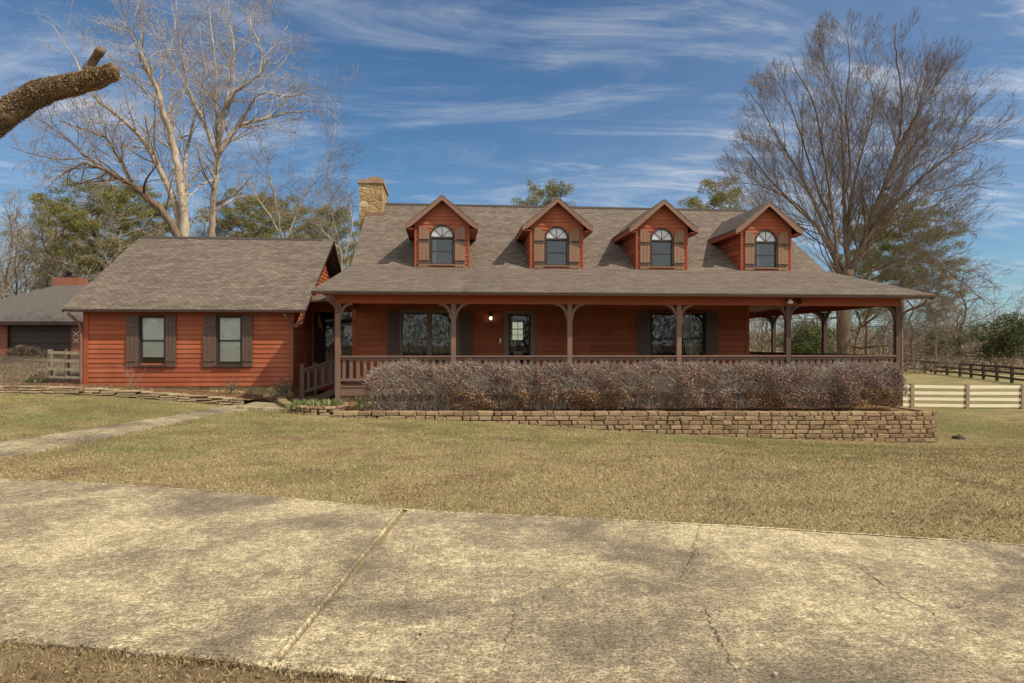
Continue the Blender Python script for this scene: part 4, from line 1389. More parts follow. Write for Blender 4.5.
class Tree:
    def __init__(s, seed):
        s.r = random.Random(seed); s.big = MB(); s.twig = MB(); s.count = 0; s.taper = 0.75; s.env = None
    def rv(s, k=1.0):
        r = s.r; return Vector((r.gauss(0, k), r.gauss(0, k), r.gauss(0, k)))
    def limb(s, pts, r0, r1, mb=None, power=0.8):
        mb = mb or s.big; n = len(pts)
        rad = [r0 + (r1-r0)*((i/(n-1))**power) for i in range(n)]
        sides = 9 if r0 > 0.15 else (6 if r0 > 0.05 else (4 if r0 > 0.02 else 3))
        mb.tube(pts, rad, sides, cap=r0 > 0.05)
        return rad
    def grow(s, p, d, length, r, lvl, cfg):
        """one branch with its children; cfg has wiggle, up, ratio, kids per level"""
        R_ = s.r
        n = cfg['segs'][lvl]
        pts = [p]; dd = d.normalized()
        step = length/n
        for i in range(n):
            dd = (dd + s.rv(cfg['wig'][lvl]) + Vector((0,0,cfg['up'][lvl]))).normalized()
            q = pts[-1] + dd*step
            if s.env is not None and i > 0 and not s.env(q): break
            pts.append(q)
        n = len(pts)-1
        r1 = max(cfg['rmin'], r*0.35)
        s.limb(pts, r, r1, s.big if r > 0.035 else s.twig)
        s.count += 1
        if lvl+1 < len(cfg['segs']):
            kids = cfg['kids'][lvl]
            ref = (3.0, 1.7, 1.0)[min(lvl, 2)]
            k = max(1, int(kids*min(1.0, 0.22+0.8*length/ref)*(n/cfg['segs'][lvl])*(0.7+0.6*R_.random()) + 0.5))
            for i in range(k):
                t = cfg['start'] + (1-cfg['start'])*((i+R_.random())/k)
                q = t*n; a = min(int(q), n-1); f = q-a
                pp = pts[a]*(1-f) + pts[a+1]*f
                base = (pts[a+1]-pts[a]).normalized()
                side = s.rv(1); side = (side - base*side.dot(base)).normalized()
                ang = cfg['ang'][lvl]*(0.7+0.6*R_.random())
                nd = base*math.cos(ang) + side*math.sin(ang)
                s.grow(pp, nd, length*cfg['ratio'][lvl]*(0.6+0.7*R_.random())*(1.15-0.6*t), max(cfg['rmin'], r*(1-0.6*t)*cfg['rr']), lvl+1, cfg)
    def dress(s, pts, rad, cfg, kids, length, start=0.15):
        """children off a traced limb"""
        n = len(pts)-1; R_ = s.r
        for i in range(kids):
            t = start + (1-start)*((i+R_.random())/kids)
            q = t*n; a = min(int(q), n-1); f = q-a
            pp = pts[a]*(1-f) + pts[a+1]*f
            base = (pts[a+1]-pts[a]).normalized()
            side = s.rv(1); side = (side - base*side.dot(base)).normalized()
            ang = cfg['ang0']*(0.6+0.7*R_.random())
            nd = base*math.cos(ang) + side*math.sin(ang)
            if s.env is not None and not s.env(pp + nd*0.8): continue
            rr_ = rad[a]*0.42
            s.grow(pp, nd, length*(0.5+0.7*R_.random())*(1.15-s.taper*t), max(cfg['rmin'], rr_), 0, cfg)
    def finish(s, root, mat, mat2):
        if s.big.v: s.big.build('trunk', mat, root, smooth=True, uv=False)
        if s.twig.v: s.twig.build('twigs', mat2, root, smooth=False, uv=False)

# ---- big bare tree right of the house
YT = 37.0
base = at(845, 352, YT); base.z = terrain(base.x, base.y)-0.1
bt = thing('bare_tree', 'huge bare fan-shaped tree towering behind the right end of the porch roof', 'tree', (base.x, base.y, base.z))
T = Tree(7); T.taper = 0.72
ec = at(863, 205, YT)
def crown_env(q):
    k = 1 + 0.10*noise.noise(q*0.35) + 0.05*noise.noise(q*1.3)
    dx, dy, dz = (q.x-ec.x)/9.1, (q.y-ec.y)/8.4, (q.z-ec.z)/10.7
    return dx*dx + dy*dy + dz*dz < k*k
T.env = crown_env
cfg = dict(segs=[6,5,3,2], wig=[0.06,0.08,0.09,0.10], up=[0.05,0.05,0.04,0.02], kids=[9,6,4], ratio=[0.55,0.60,0.65], ang=[0.42,0.45,0.50], rmin=0.0052, rr=0.48, start=0.06, ang0=0.52)
trunk = [base, at(843, 325, YT), at(846, 300, YT), at(848, 270, YT)]
P = cat(trunk, 0.5); rad = T.limb(P, 0.40, 0.30)
limbs = [
 ([(841,345),(838,300),(836,262),(834,228),(827,176),(814,105),(796,70),(786,44)], 0.21, -3, 17),
 ([(848,285),(845,225),(842,141),(839,105),(825,70),(819,33)], 0.19, 1.5, 16),
 ([(848,280),(849,211),(860,158),(874,105),(862,60),(860,42)], 0.18, 3, 16),
 ([(848,275),(862,245),(874,211),(895,155),(902,105),(895,42),(898,15)], 0.24, 0, 18),
 ([(893,162),(905,135),(923,105),(945,72),(962,48),(976,24)], 0.13, -1, 15),
 ([(874,211),(892,175),(930,123),(965,82),(997,46)], 0.14, 2.5, 16),
 ([(850,270),(880,220),(937,165),(985,135),(1014,116)], 0.17, -2, 17),
 ([(885,190),(920,165),(965,148),(1005,150)], 0.10, 3, 12),
 ([(845,270),(820,230),(800,211),(770,180),(747,151),(723,134)], 0.15, -2, 15),
 ([(843,275),(815,225),(790,200),(755,185),(716,183)], 0.12, 2, 13),
 ([(840,262),(811,197),(795,165),(779,140),(762,110),(748,92)], 0.14, 2, 15),
 ([(835,228),(818,190),(800,130),(785,95),(770,72)], 0.11, -3, 14),
 ([(856,262),(880,240),(909,221),(950,222),(988,232)], 0.12, 2, 13),
 ([(852,285),(890,262),(930,262),(965,285),(990,305)], 0.11, -2, 14),
 ([(849,330),(862,326),(875,317),(891,304),(920,290),(948,300)], 0.16, -1.5, 12),
 ([(849,345),(862,348),(875,346),(888,345),(910,352),(930,350)], 0.12, -2.5, 10),
 ([(842,205),(850,170),(846,110),(850,60),(845,30)], 0.10, -3.5, 12),
 ([(895,155),(915,120),(925,80),(930,45),(938,22)], 0.10, 2, 12),
 ([(850,290),(880,276),(915,262),(955,262),(985,275)], 0.08, -1.0, 11),
 ([(848,285),(862,250),(890,225),(925,195),(965,185),(995,190)], 0.09, 1.0, 12),
 ([(840,318),(825,318),(805,320),(780,325),(762,318)], 0.07, 2.5, 8),
]
for pix, r0, dep, kids in limbs:
    n = len(pix)
    pts = [at(q[0], q[1], YT + dep*(i/(n-1)) + (0.4*math.sin(i*2.1))) for i, q in enumerate(pix)]
    P = cat(pts, 0.45)
    P = [p + T.rv(0.02) for p in P]
    while len(P) > 6 and not T.env(P[-1]): P.pop()
    rad = T.limb(P, r0*0.76, 0.012)
    T.dress(P, rad, cfg, int(kids*1.0), 4.6, 0.08)
T.finish(bt, OAKB, TWIG)
print('right tree branches', T.count)

# ---- pale bare trees left
YL = 34.0
def pale_tree(label, bpx, limbs, seed, Y, trunk=None, tk=0.26, kidlen=2.6, name='bare_tree', mats=(SYC, TWIGP)):
    b = at(bpx, 345, Y); b.z = terrain(b.x, b.y) - 0.1
    root = thing(name, label, 'tree', tuple(b))
    T = Tree(seed); T.taper = 0.5
    c = dict(segs=[6,5,4,3], wig=[0.13,0.13,0.13,0.12], up=[0.03,0.02,0.01,0.0], kids=[7,5,3], ratio=[0.55,0.62,0.68], ang=[0.7,0.7,0.65], rmin=0.0046, rr=0.42, start=0.15, ang0=0.8)
    for k, (pix, r0, r1, dep, kids) in enumerate(limbs):
        n = len(pix)
        pts = [at(q[0], q[1], Y + dep*(i/(n-1))) for i, q in enumerate(pix)]
        if pix[0][1] > 300: pts[0].z = b.z
        P = cat(pts, 0.4)
        P = [P[0]] + [p + T.rv(0.025) for p in P[1:]]
        rad = T.limb(P, r0*1.08, 0.012)
        T.dress(P, rad, c, int(kids*1.05), kidlen*1.1, 0.35 if pix[0][1] > 300 else 0.12)
    T.finish(root, *mats)
    print(label, T.count)
pale_tree('tall pale-barked bare tree forking low behind the wing roof, left of its twin', 186, [
 ([(187,345),(186,270),(184.5,235),(179,176),(172,140),(162,105),(150,75),(141,53),(128,28),(116,4)], 0.27, 0.03, -1.5, 26),
 ([(185,240),(172,195),(158,165),(146,145),(130,127),(110,110),(91,93),(75,60),(53,26)], 0.17, 0.03, -3, 22),
 ([(187,240),(186,200),(184,169),(188,145),(193,123),(196,100),(190,80)], 0.14, 0.03, 2.0, 14),
 ([(162,110),(160,80),(168,55),(175,30),(172,5)], 0.08, 0.02, 2, 10),
 ([(150,78),(140,60),(144,40),(138,15)], 0.07, 0.02, -2, 8),
 ([(158,165),(148,150),(140,140),(128,138),(118,128)], 0.06, 0.02, 2, 7),
], 21, YL)
pale_tree('tall straight pale-barked bare tree behind the wing roof, its crown spreading right', 211, [
 ([(211,345),(211,270),(211,235),(214,195),(218,158),(216,105),(214,53),(207,-5)], 0.26, 0.03, 0.5, 26),
 ([(218,158),(205,125),(191,95),(183,60),(178,35),(176,-2)], 0.13, 0.03, -2.0, 18),
 ([(217,156),(228,140),(239,127),(256,120),(274,116),(300,112),(327,109)], 0.14, 0.02, 1.0, 20),
 ([(218,148),(223,120),(226,105),(238,90),(258,77),(272,55),(288,26)], 0.13, 0.02, -1.5, 20),
 ([(215,100),(205,70),(199,28)], 0.08, 0.02, 2.5, 10),
 ([(226,104),(229,80),(234,49),(230,20),(228,-5)], 0.09, 0.02, 2.0, 12),
 ([(239,127),(250,105),(262,92),(290,96),(318,88)], 0.07, 0.02, -2, 12),
 ([(258,77),(262,50),(250,22),(252,0)], 0.06, 0.02, 1, 9),
 ([(213,180),(200,185),(190,195),(182,200)], 0.05, 0.02, -2, 6),
], 22, YL+1.0)
pale_tree('leaning grey-brown bare tree whose long limb arches left above the pines', 178, [
 ([(186,345),(182,260),(172,224),(151,200),(133,186),(116,176),(95,165),(75,166),(56,179),(46,190)], 0.22, 0.03, -2, 22),
 ([(100,167),(85,155),(70,141),(52,128),(35,116)], 0.09, 0.02, 1.5, 14),
 ([(133,186),(120,160),(108,140),(92,132),(60,122)], 0.08, 0.02, -2, 12),
 ([(172,224),(160,214),(150,218),(142,232)], 0.09, 0.02, -1.0, 6),
], 23, YL-2.5, mats=(OAKB, TWIG))
pale_tree('slender bare tree with open twigs between the wing and the chimney', 285, [
 ([(285,345),(284,270),(280,225),(272,185),(262,150),(254,120)], 0.09, 0.02, -1, 16),
 ([(283,250),(300,205),(315,175),(330,150),(338,120)], 0.06, 0.02, 1.5, 14),
 ([(284,240),(262,205),(250,185),(240,165)], 0.08, 0.02, 2, 10),
], 24, YL+8, mats=(BRUSHB, TWIG))
pale_tree('bare grey tree with upswept twigs close to the stone chimney', 345, [
 ([(345,345),(342,270),(338,240),(332,215),(322,190)], 0.08, 0.02, -1, 14),
 ([(343,262),(352,230),(350,205),(346,180)], 0.06, 0.02, 1.5, 12),
 ([(340,250),(320,228),(300,215),(288,200)], 0.09, 0.02, 2, 12),
], 25, YL+3, mats=(BRUSHB, TWIG))

# ---- lichen covered limb from a near tree left of view
lt = thing('oak_tree', 'near old oak whose sawn-off mossy limb reaches in at the upper left edge', 'tree', (-7.2, 6.6, terrain(-7.2, 6.6)))
YN = 6.6
mb = MB()
tr = [Vector((-7.2, 6.6, terrain(-7.2, 6.6)-0.1)), Vector((-7.15, 6.6, 1.5)), Vector((-7.0, 6.6, 2.6)), Vector((-7.05, 6.6, 4.5)), Vector((-7.3, 6.5, 7))]
P = cat(tr, 0.3); mb.tube(P, [0.34-0.018*i*0.5 for i in range(len(P))], 14)
mb.tube(cat([Vector((-7.1, 6.6, 3.6)), Vector((-8.2, 6.0, 5.0)), Vector((-9.0, 5.4, 7.0))], 0.3), [0.16]*12, 8) if False else None
mb.build('trunk', OAKB, lt, smooth=True, uv=False)
rnd = random.Random(9)
limbp = [Vector((-7.02, 6.6, 2.75)), at(-75, 175, YN), at(-30, 142, YN), at(4, 115, YN), at(40, 93, YN), at(75, 84, YN), at(100, 77, YN), at(118, 70, YN)]
P = interp_curve(limbp, 60)
mb = MB()
rads = [0.135 - 0.00135*i + 0.016*noise.noise(Vector((i*0.35, 0, 0))) for i in range(60)]
rads[-1] = 0.02; rads[-2] = 0.045; rads[-3] = 0.056
mb.tube(P, rads, 16)
S = interp_curve([at(90, 80, YN), at(90, 68, YN), at(96, 58, YN), at(102, 50, YN-0.05)], 12)
mb.tube(S, [0.06, 0.056, 0.052, 0.050, 0.048, 0.048, 0.046, 0.046, 0.045, 0.044, 0.044, 0.036], 12)
for v in range(len(mb.v)):
    p = Vector(mb.v[v]); mb.v[v] = tuple(p + Vector((noise.noise(p*9), noise.noise(p*9+Vector((5,0,0))), noise.noise(p*9+Vector((0,7,0)))))*0.035 + Vector((0,0,noise.noise(p*24)))*0.015)
lb = mb.build('sawn_limb', OAKB, lt, smooth=True, uv=False)
V = []
for i in range(36000):
    k = rnd.random()*0.985*59; a = int(k); f = k-a
    c = P[a]*(1-f) + P[min(59, a+1)]*f; d = (P[min(59, a+1)]-P[a]).normalized()
    r = rads[a]
    s_ = Vector((rnd.gauss(0,1), rnd.gauss(0,1), rnd.gauss(0,1))); s_ = (s_-d*s_.dot(d)).normalized()
    q = c + s_*(r + rnd.uniform(-0.004, 0.018))
    t = Vector((rnd.gauss(0,1), rnd.gauss(0,1), rnd.gauss(0,1))).normalized()*rnd.uniform(0.004, 0.012)
    u = (s_*rnd.uniform(0.2, 1) + Vector((rnd.gauss(0,.6), rnd.gauss(0,.6), rnd.gauss(0,.6)))).normalized()*rnd.uniform(0.006, 0.018)
    V += [q-t, q+t, q+u+t*0.3]
off = Vector(lt.location)
numpy_mesh('resurrection_fern', np.array([tuple(v-off) for v in V]), 3, FERN, lt)

# ---- prototypes for background trees
def tree_proto(name, seed, h=12, spread=0.5, r=0.16, kids0=16, mats=(OAKB, BRUSHB), ground=0.25, klen=0.36):
    root = thing(name, 'x', 'tree', (0,0,0))
    T = Tree(seed)
    c = dict(segs=[6,5,4], wig=[0.14,0.18,0.22], up=[0.06,0.04,0.0], kids=[8,5], ratio=[0.55,0.55], ang=[0.65,0.75], rmin=0.012, rr=0.5, start=0.12, ang0=spread)
    p = [Vector((0,0,-0.2))]
    for i in range(1, 9): p.append(Vector((T.r.gauss(0, 0.12)*i**0.5, T.r.gauss(0, 0.12)*i**0.5, h*i/8)))
    P = cat(p, 0.5); rad = T.limb(P, r, 0.02)
    T.dress(P, rad, c, kids0, h*klen, ground)
    T.finish(root, *mats)
    return root

def clump_mesh(root, centres, rnd, n, size, mat, name='crown', leaf=(0.05, 0.22), tri=True, flat=0.75):
    V = np.empty((len(centres)*n*3, 3)); k = 0
    for (c, rad) in centres:
        for i in range(n):
            u = Vector((rnd.gauss(0,1), rnd.gauss(0,1), rnd.gauss(0,1))).normalized()
            rr_ = rad*(rnd.random()**0.4)
            q = c + Vector((u.x*rr_, u.y*rr_, u.z*rr_*flat))
            d = (u*0.8 + Vector((rnd.gauss(0,.6), rnd.gauss(0,.6), rnd.gauss(0,.6)+0.2))).normalized()
            s_ = d.orthogonal().normalized(); s_ = (Matrix.Rotation(rnd.random()*6.28, 3, d) @ s_)
            L = leaf[1]*rnd.uniform(0.6, 1.3); w = leaf[0]*rnd.uniform(0.7, 1.3)
            V[k] = q - s_*w; V[k+1] = q + s_*w; V[k+2] = q + d*L; k += 3
    return numpy_mesh(name, V, 3, mat, root)

def pine_proto(seed, h=16, crown=0.5):
    root = thing('pine_tree', 'x', 'tree', (0,0,0)); rnd = random.Random(seed)
    T = Tree(seed); mb = MB()
    P = [Vector((rnd.gauss(0,.05)*i, rnd.gauss(0,.05)*i, h*i/12-0.2)) for i in range(13)]
    mb.tube(P, [0.22*(1-i/13.5) for i in range(13)], 7)
    cs = []
    nl = 46
    for i in range(nl):
        t = crown + (1-crown)*(i/nl)
        z = h*t; a = i*2.4 + rnd.uniform(-.4,.4)
        L = (0.25+0.75*math.sin(math.pi*min(1, (1-t)/(1-crown)*0.85+0.12)))*h*0.21*rnd.uniform(0.7, 1.2)
        k = int(t*12); p0 = P[min(12, k)].copy(); p0.z = z
        d = Vector((math.cos(a), math.sin(a), rnd.uniform(0.0, 0.5)))
        q = [p0, p0+d*L*0.5, p0+d*L + Vector((0,0,L*0.15))]
        mb.tube(q, [0.05, 0.035, 0.015], 4, cap=False)
        m = max(2, int(L/0.55))
        for j in range(m+2):
            f = 0.35 + 0.7*j/(m+1)
            cs.append((p0 + d*L*f + Vector((rnd.gauss(0,.3), rnd.gauss(0,.3), rnd.gauss(0,.2)+0.1)), rnd.uniform(0.28, 0.52)))
    mb.build('trunk', PINEB, root, smooth=True, uv=False)
    clump_mesh(root, cs, rnd, 110, 0.2, NEEDLE, 'crown', (0.022, 0.26))
    return root

def bush_proto(name, seed, w, h, mat, n=60, cl=40, leaf=(0.04, 0.10), stems=True, catg='shrub'):
    root = thing(name, 'x', catg, (0,0,0)); rnd = random.Random(seed)
    if stems:
        T = Tree(seed); c = dict(segs=[4,3], wig=[.15,.2], up=[.05,.02], kids=[5], ratio=[.5], ang=[.6], rmin=0.006, rr=.5, start=.2, ang0=.5)
        for i in range(9):
            d = Vector((rnd.gauss(0,.5), rnd.gauss(0,.5), 1)).normalized()
            T.grow(Vector((rnd.gauss(0,.1*w), rnd.gauss(0,.1*w), 0)), d, h*rnd.uniform(.6, 1), 0.03, 0, c)
        o = T.twig if T.twig.v else T.big
        o.build('stems', BRUSHB, root, uv=False)
    cs = []
    for i in range(cl):
        u = Vector((rnd.gauss(0,1), rnd.gauss(0,1), rnd.gauss(0,1))).normalized()
        rr_ = rnd.random()**0.5
        c_ = Vector((u.x*rr_*w/2, u.y*rr_*w/2, h*0.52 + u.z*rr_*h*0.42))
        cs.append((c_, rnd.uniform(0.12, 0.24)*w*0.7))
    clump_mesh(root, cs, rnd, n, 0.1, mat, 'foliage', leaf, flat=0.85)
    return root

def copy_thing(root, loc, rz, s, label, group=None):
    r = root.copy(); COL.objects.link(r); r.location = loc; r.rotation_euler = (0,0,rz); r.scale = (s[0], s[0], s[1])
    r['label'] = label
    if group: r['group'] = group
    for ch_ in list(root.children):
        c = ch_.copy(); COL.objects.link(c); c.parent = r
    return r

def place(proto, used, px, Y, h, proto_h, label, group=None, wide=1.0, rz=None, rnd=random.Random(77), py_top=None):
    x = rr(px)*Y; z = terrain(x, Y)
    if py_top is not None:
        h = at(px, py_top, Y).z - z
    k = h/proto_h
    rz = rnd.random()*6.28 if rz is None else rz
    if id(proto) not in used:
        used[id(proto)] = 1
        proto.location = (x, Y, z); proto.rotation_euler = (0,0,rz); proto.scale = (k*wide, k*wide, k); proto['label'] = label
        if group: proto['group'] = group
        return proto
    return copy_thing(proto, (x, Y, z), rz, (k*wide, k), label, group)

used = {}
pines = [pine_proto(31, 16, 0.42), pine_proto(32, 16, 0.5), pine_proto(33, 16, 0.35)]
G_P = 'pines in the woods beyond the house'
for (k, px, Y, top, wide, lab) in [
   (0, 95, 58, 180, 1.25, 'broad yellow-green pine rising behind the neighbouring garage roof'),
   (1, 138, 66, 196, 1.2, 'pine filling the gap left of the pale twin trunks'),
   (2, 62, 72, 205, 1.1, 'pine behind the left edge of the broad yellow-green pine'),
   (1, 252, 60, 200, 1.25, 'rounded pine showing above the wing roof ridge, left of the link'),
   (2, 292, 66, 204, 1.2, 'pine showing above the right half of the wing roof ridge'),
   (0, 326, 72, 214, 1.1, 'lowest pine just left of the stone chimney'),
   (0, 537, 75, 189, 0.8, 'pine tip peeking over the main roof between the first two dormers'),
   (2, 712, 70, 187, 1.0, 'pine crown peeking over the ridge between the third and fourth dormers'),
   (1, 900, 62, 208, 1.25, 'dark pine seen through the lower limbs of the huge bare tree'),
   (2, 868, 70, 216, 1.1, 'pine behind the trunk fork of the huge bare tree'),
   (0, 935, 85, 262, 1.1, 'small distant pine right of the porch corner post'),
   ]:
    place(pines[k], used, px, Y, 0, 16, lab, G_P, wide, py_top=top)

wt = [tree_proto('bare_tree', 41, 12, 0.7, 0.17, 18), tree_proto('bare_tree', 42, 12, 0.9, 0.15, 20, klen=0.42), tree_proto('bare_tree', 43, 12, 0.6, 0.2, 18), tree_proto('bare_tree', 44, 12, 1.0, 0.13, 24, ground=0.1, klen=0.45)]
G_B = 'bare trees of the woods around the property'
rnd = random.Random(5)
spots = []
for px in range(-60, 150, 8): spots.append((px+rnd.uniform(-5,5), rnd.uniform(54, 84), rnd.uniform(200, 262)))
for px in range(150, 370, 20): spots.append((px+rnd.uniform(-6,6), rnd.uniform(55, 85), rnd.uniform(208, 236)))
for px in range(745, 925, 14): spots.append((px+rnd.uniform(-5,5), rnd.uniform(62, 95), rnd.uniform(262, 305)))
for px in range(925, 1100, 11): spots.append((px+rnd.uniform(-4,4), rnd.uniform(85, 125), rnd.uniform(288, 318)))
for i, (px, Y, top) in enumerate(spots):
    if px < 150: lab = 'bare grey-brown tree in the tangle above the neighbouring garage'
    elif px < 370: lab = 'bare tree in the woods behind the wing roof'
    elif px < 925: lab = 'bare tree in the woods seen under the porch roof and behind the big trunk'
    else: lab = 'bare tree in the far treeline beyond the dark rail fence'
    place(wt[i % 4], used, px, Y, 0, 12, lab, {0:'bare trees above the garage',1:'bare trees behind the wing',2:'bare trees behind the porch',3:'bare trees beyond the pasture'}[0 if px < 150 else 1 if px < 370 else 2 if px < 925 else 3], rnd.uniform(0.9, 1.3), py_top=top)

# particular trees right edge
br = tree_proto('bare_tree', 51, 10, 1.1, 0.2, 30, mats=(OAKB, TWIG), ground=0.12, klen=0.5)
place(br, used, 962, 72, 0, 10, 'drooping bare reddish-brown tree leaning over the dark rail fence', None, 1.15, py_top=268, rz=0.4)
ev = bush_proto('evergreen_tree', 61, 6, 6, EVERG, 150, 60, (0.07, 0.17), catg='tree')
place(ev, used, 1005, 70, 0, 6, 'rounded green broadleaf tree at the right edge behind the rail fence', None, 1.25, py_top=314)
place(ev, used, 945, 90, 0, 6, 'small green broadleaf tree in the far treeline right of the porch', None, 1.3, py_top=326)
place(ev, used, 806, 60, 0, 6, 'green shrubby tree framed between two porch posts', None, 1.3, py_top=322)

# far woods and scrub that read as one mass
def woods(name, boxes, n, mat, leaf, seed, **tags):
    rs = np.random.RandomState(seed); out = []
    tot = sum(b[-1] for b in boxes)
    for (x0, x1, y0, y1, h, wgt) in boxes:
        m = int(n*wgt/tot)
        x = rs.uniform(x0, x1, m); y = rs.uniform(y0, y1, m)
        hh = np.array([h*(0.65+0.5*noise.noise(Vector((a*0.11, b*0.11, 3.3)))+0.15*noise.noise(Vector((a*0.5, b*0.5, 1.3)))) for a, b in zip(x, y)])
        z = np.array([terrain(a, b) for a, b in zip(x, y)]) + hh*rs.rand(m)**0.8
        c = np.stack([x, y, z], 1)
        d = rs.normal(0, 1, (m, 3)); d[:, 2] = np.abs(d[:, 2])+0.3; d /= np.linalg.norm(d, axis=1)[:, None]
        s_ = np.cross(d, rs.normal(0, 1, (m, 3))); s_ /= np.linalg.norm(s_, axis=1)[:, None]
        L = (leaf[1]*rs.uniform(0.5, 1.5, m))[:, None]; w = (leaf[0]*rs.uniform(0.6, 1.4, m))[:, None]
        out.append(np.stack([c-s_*w, c+s_*w, c+d*L], 1).reshape(-1, 3))
    return numpy_mesh(name, np.concatenate(out), 3, mat, None, kind='stuff', **tags)
woods('far_woods', [(-130, -30, 92, 135, 11, 3), (-30, 30, 120, 160, 9, 1.5), (30, 210, 128, 190, 8.5, 4), (-90, 110, -70, -45, 12, 2.5)], 170000, DEADL, (0.10, 0.8), 3,  # last box: unseen woods added behind the viewpoint to darken glass reflections
      label='hazy brown leafless woods closing the horizon on both sides of the house, plus an unseen belt added for window reflections', category='woods')
woods('underbrush', [(-75, -24, 50, 60, 3.2, 2), (14, 75, 58, 72, 1.6, 1.2), (60, 130, 85, 100, 2.2, 1.2), (-24, 13, 48, 55, 2.5, 1)], 60000, BRUSHLEAF if False else DEADL, (0.035, 0.45), 4,
      label='tangled dry brush along the wood edge', category='brush')

woods('dry_weeds', [(-19, -10.4, 18.9, 30, 0.10, 3), (-30, -12, 30, 44, 0.14, 2)], 42000, DEADL, (0.008, 0.09), 9,
      label='sparse dry weeds poking through the gravel left of the wing', category='weeds')

# ------------------------------------------------------------------ neighbour garage
gx = lambda px, Y=46: rr(px)*Y
GY = 44.0
gz0 = terrain(gx(40, GY), GY)
GZ = lambda py, px=40: at(px, py, GY).z
gb = thing('garage', 'neighbouring brick garage with a wide dark door under a worn grey hip roof', 'garage', (gx(40, GY), GY, gz0))
gl, gr = gx(-70, GY), gx(84, GY)
dl, dr = gx(8, GY), gx(70, GY)
ztop = GZ(324)
BRICK = NT('red_brick'); u = BRICK.uv(); bt_ = BRICK.n('ShaderNodeTexBrick'); BRICK.l(u, bt_.inputs['Vector'])
bt_.inputs['Scale'].default_value = 1; bt_.inputs['Brick Width'].default_value = 0.22; bt_.inputs['Row Height'].default_value = 0.075; bt_.inputs['Mortar Size'].default_value = 0.008
bt_.inputs['Color1'].default_value = (0.28, 0.075, 0.040, 1); bt_.inputs['Color2'].default_value = (0.20, 0.055, 0.033, 1); bt_.inputs['Mortar'].default_value = (0.25, 0.17, 0.13, 1)
BRICK.color(bt_.outputs['Color']); BRICK.rough(0.9); BRICK = BRICK.m
mb = MB()
for a, b, c, d in cells(gl, gr, gz0-0.3, ztop+0.25, [(dl, dr, gz0-0.3, ztop-0.02)]): mb.box(a, b, GY, GY+0.25, c, d)
mb.box(gr-0.25, gr, GY+0.25, GY+9, gz0-0.3, ztop+0.25); mb.box(gl, gl+0.25, GY+0.25, GY+9, gz0-0.3, ztop+0.25); mb.box(gl, gr, GY+9, GY+9.2, gz0-0.3, ztop+0.25)
mb.build('wall', BRICK, gb)
mb = MB()
nP = 5
for k in range(nP):
    z0_ = gz0 + (ztop-gz0)*k/nP; z1_ = gz0 + (ztop-gz0)*(k+1)/nP
    mb.box(dl+0.02, dr-0.02, GY+0.12, GY+0.17, z0_+0.01, z1_-0.01)
mb.box(dl-0.06, dl+0.02, GY-0.02, GY+0.1, gz0, ztop+0.03); mb.box(dr-0.02, dr+0.06, GY-0.02, GY+0.1, gz0, ztop+0.03)
mb.build('garage_door', painted_wood('garage_door_brown', (0.055, 0.038, 0.030), 0.2), gb)
ze_, zr_ = GZ(322), EYE + (HZ-288.5)*48.5/FPX
ov = 0.6
A = (gl-ov, GY-ov, ze_); B = (gr+2.5+ov, GY-ov, ze_); C = (gr+2.5+ov, GY+9+ov, ze_); D = (gl-ov, GY+9+ov, ze_)
Rr1 = (gx(56, GY+4.5), GY+4.5, zr_); Rr2 = (gr+0.5, GY+4.5, zr_)
SHG = NT('old_grey_shingle'); u = SHG.uv(); a_ = SHG.noise(SHG.map(u, (1,4,1)), 3, 6, 0.7); SHG.color(SHG.ramp(a_, [(0.3, (0.065,0.054,0.047)), (0.7, (0.14,0.12,0.103))])); SHG.rough(0.9); SHG = SHG.m
mb = MB()
for f in ([A, B, Rr2, Rr1], [B, C, Rr2], [C, D, Rr1, Rr2], [D, A, Rr1]): mb.face(f)
mb.face([D, C, B, A])
gro = mb.build('roof', SHG, gb)
mb = MB(); mb.box(gl-ov, gr+3.1, GY-ov-0.03, GY-ov, ze_-0.2, ze_+0.02); mb.build('fascia', FASCIA, gro)
mb = MB()
cxx = gx(70, GY+5.5); mb.box(cxx-0.85, cxx+0.85, GY+5.0, GY+6.0, zr_-1.2, EYE+(HZ-281.5)*49.5/FPX)
cq = mb.build('chimney', BRICK, gb)
mb = MB(); ztc = EYE+(HZ-281.5)*49.5/FPX
mb.box(cxx-0.35, cxx+0.3, GY+5.2, GY+5.8, ztc, ztc+0.12); mb.lathe((cxx-0.1, GY+5.5, ztc+0.12), [(0.16,0),(0.16,0.2),(0.3,0.22),(0.05,0.38)])
mb.build('chimney_cap', METAL, cq)
# small house plaque with pale marks beside the garage door
mb = MB()
px_ = gx(76.5, GY)
for k in range(2):
    z = GZ(334+6.5*k, 76)
    mb.bar((px_-0.16, GY-0.02, z-0.14), (px_+0.16, GY-0.02, z+0.14), 0.03, 0.05, up=(0,1,0)); mb.bar((px_-0.16, GY-0.022, z+0.14), (px_+0.16, GY-0.022, z-0.14), 0.03, 0.05, up=(0,1,0))
mb.build('wall_ornament', WHITEG, gb)
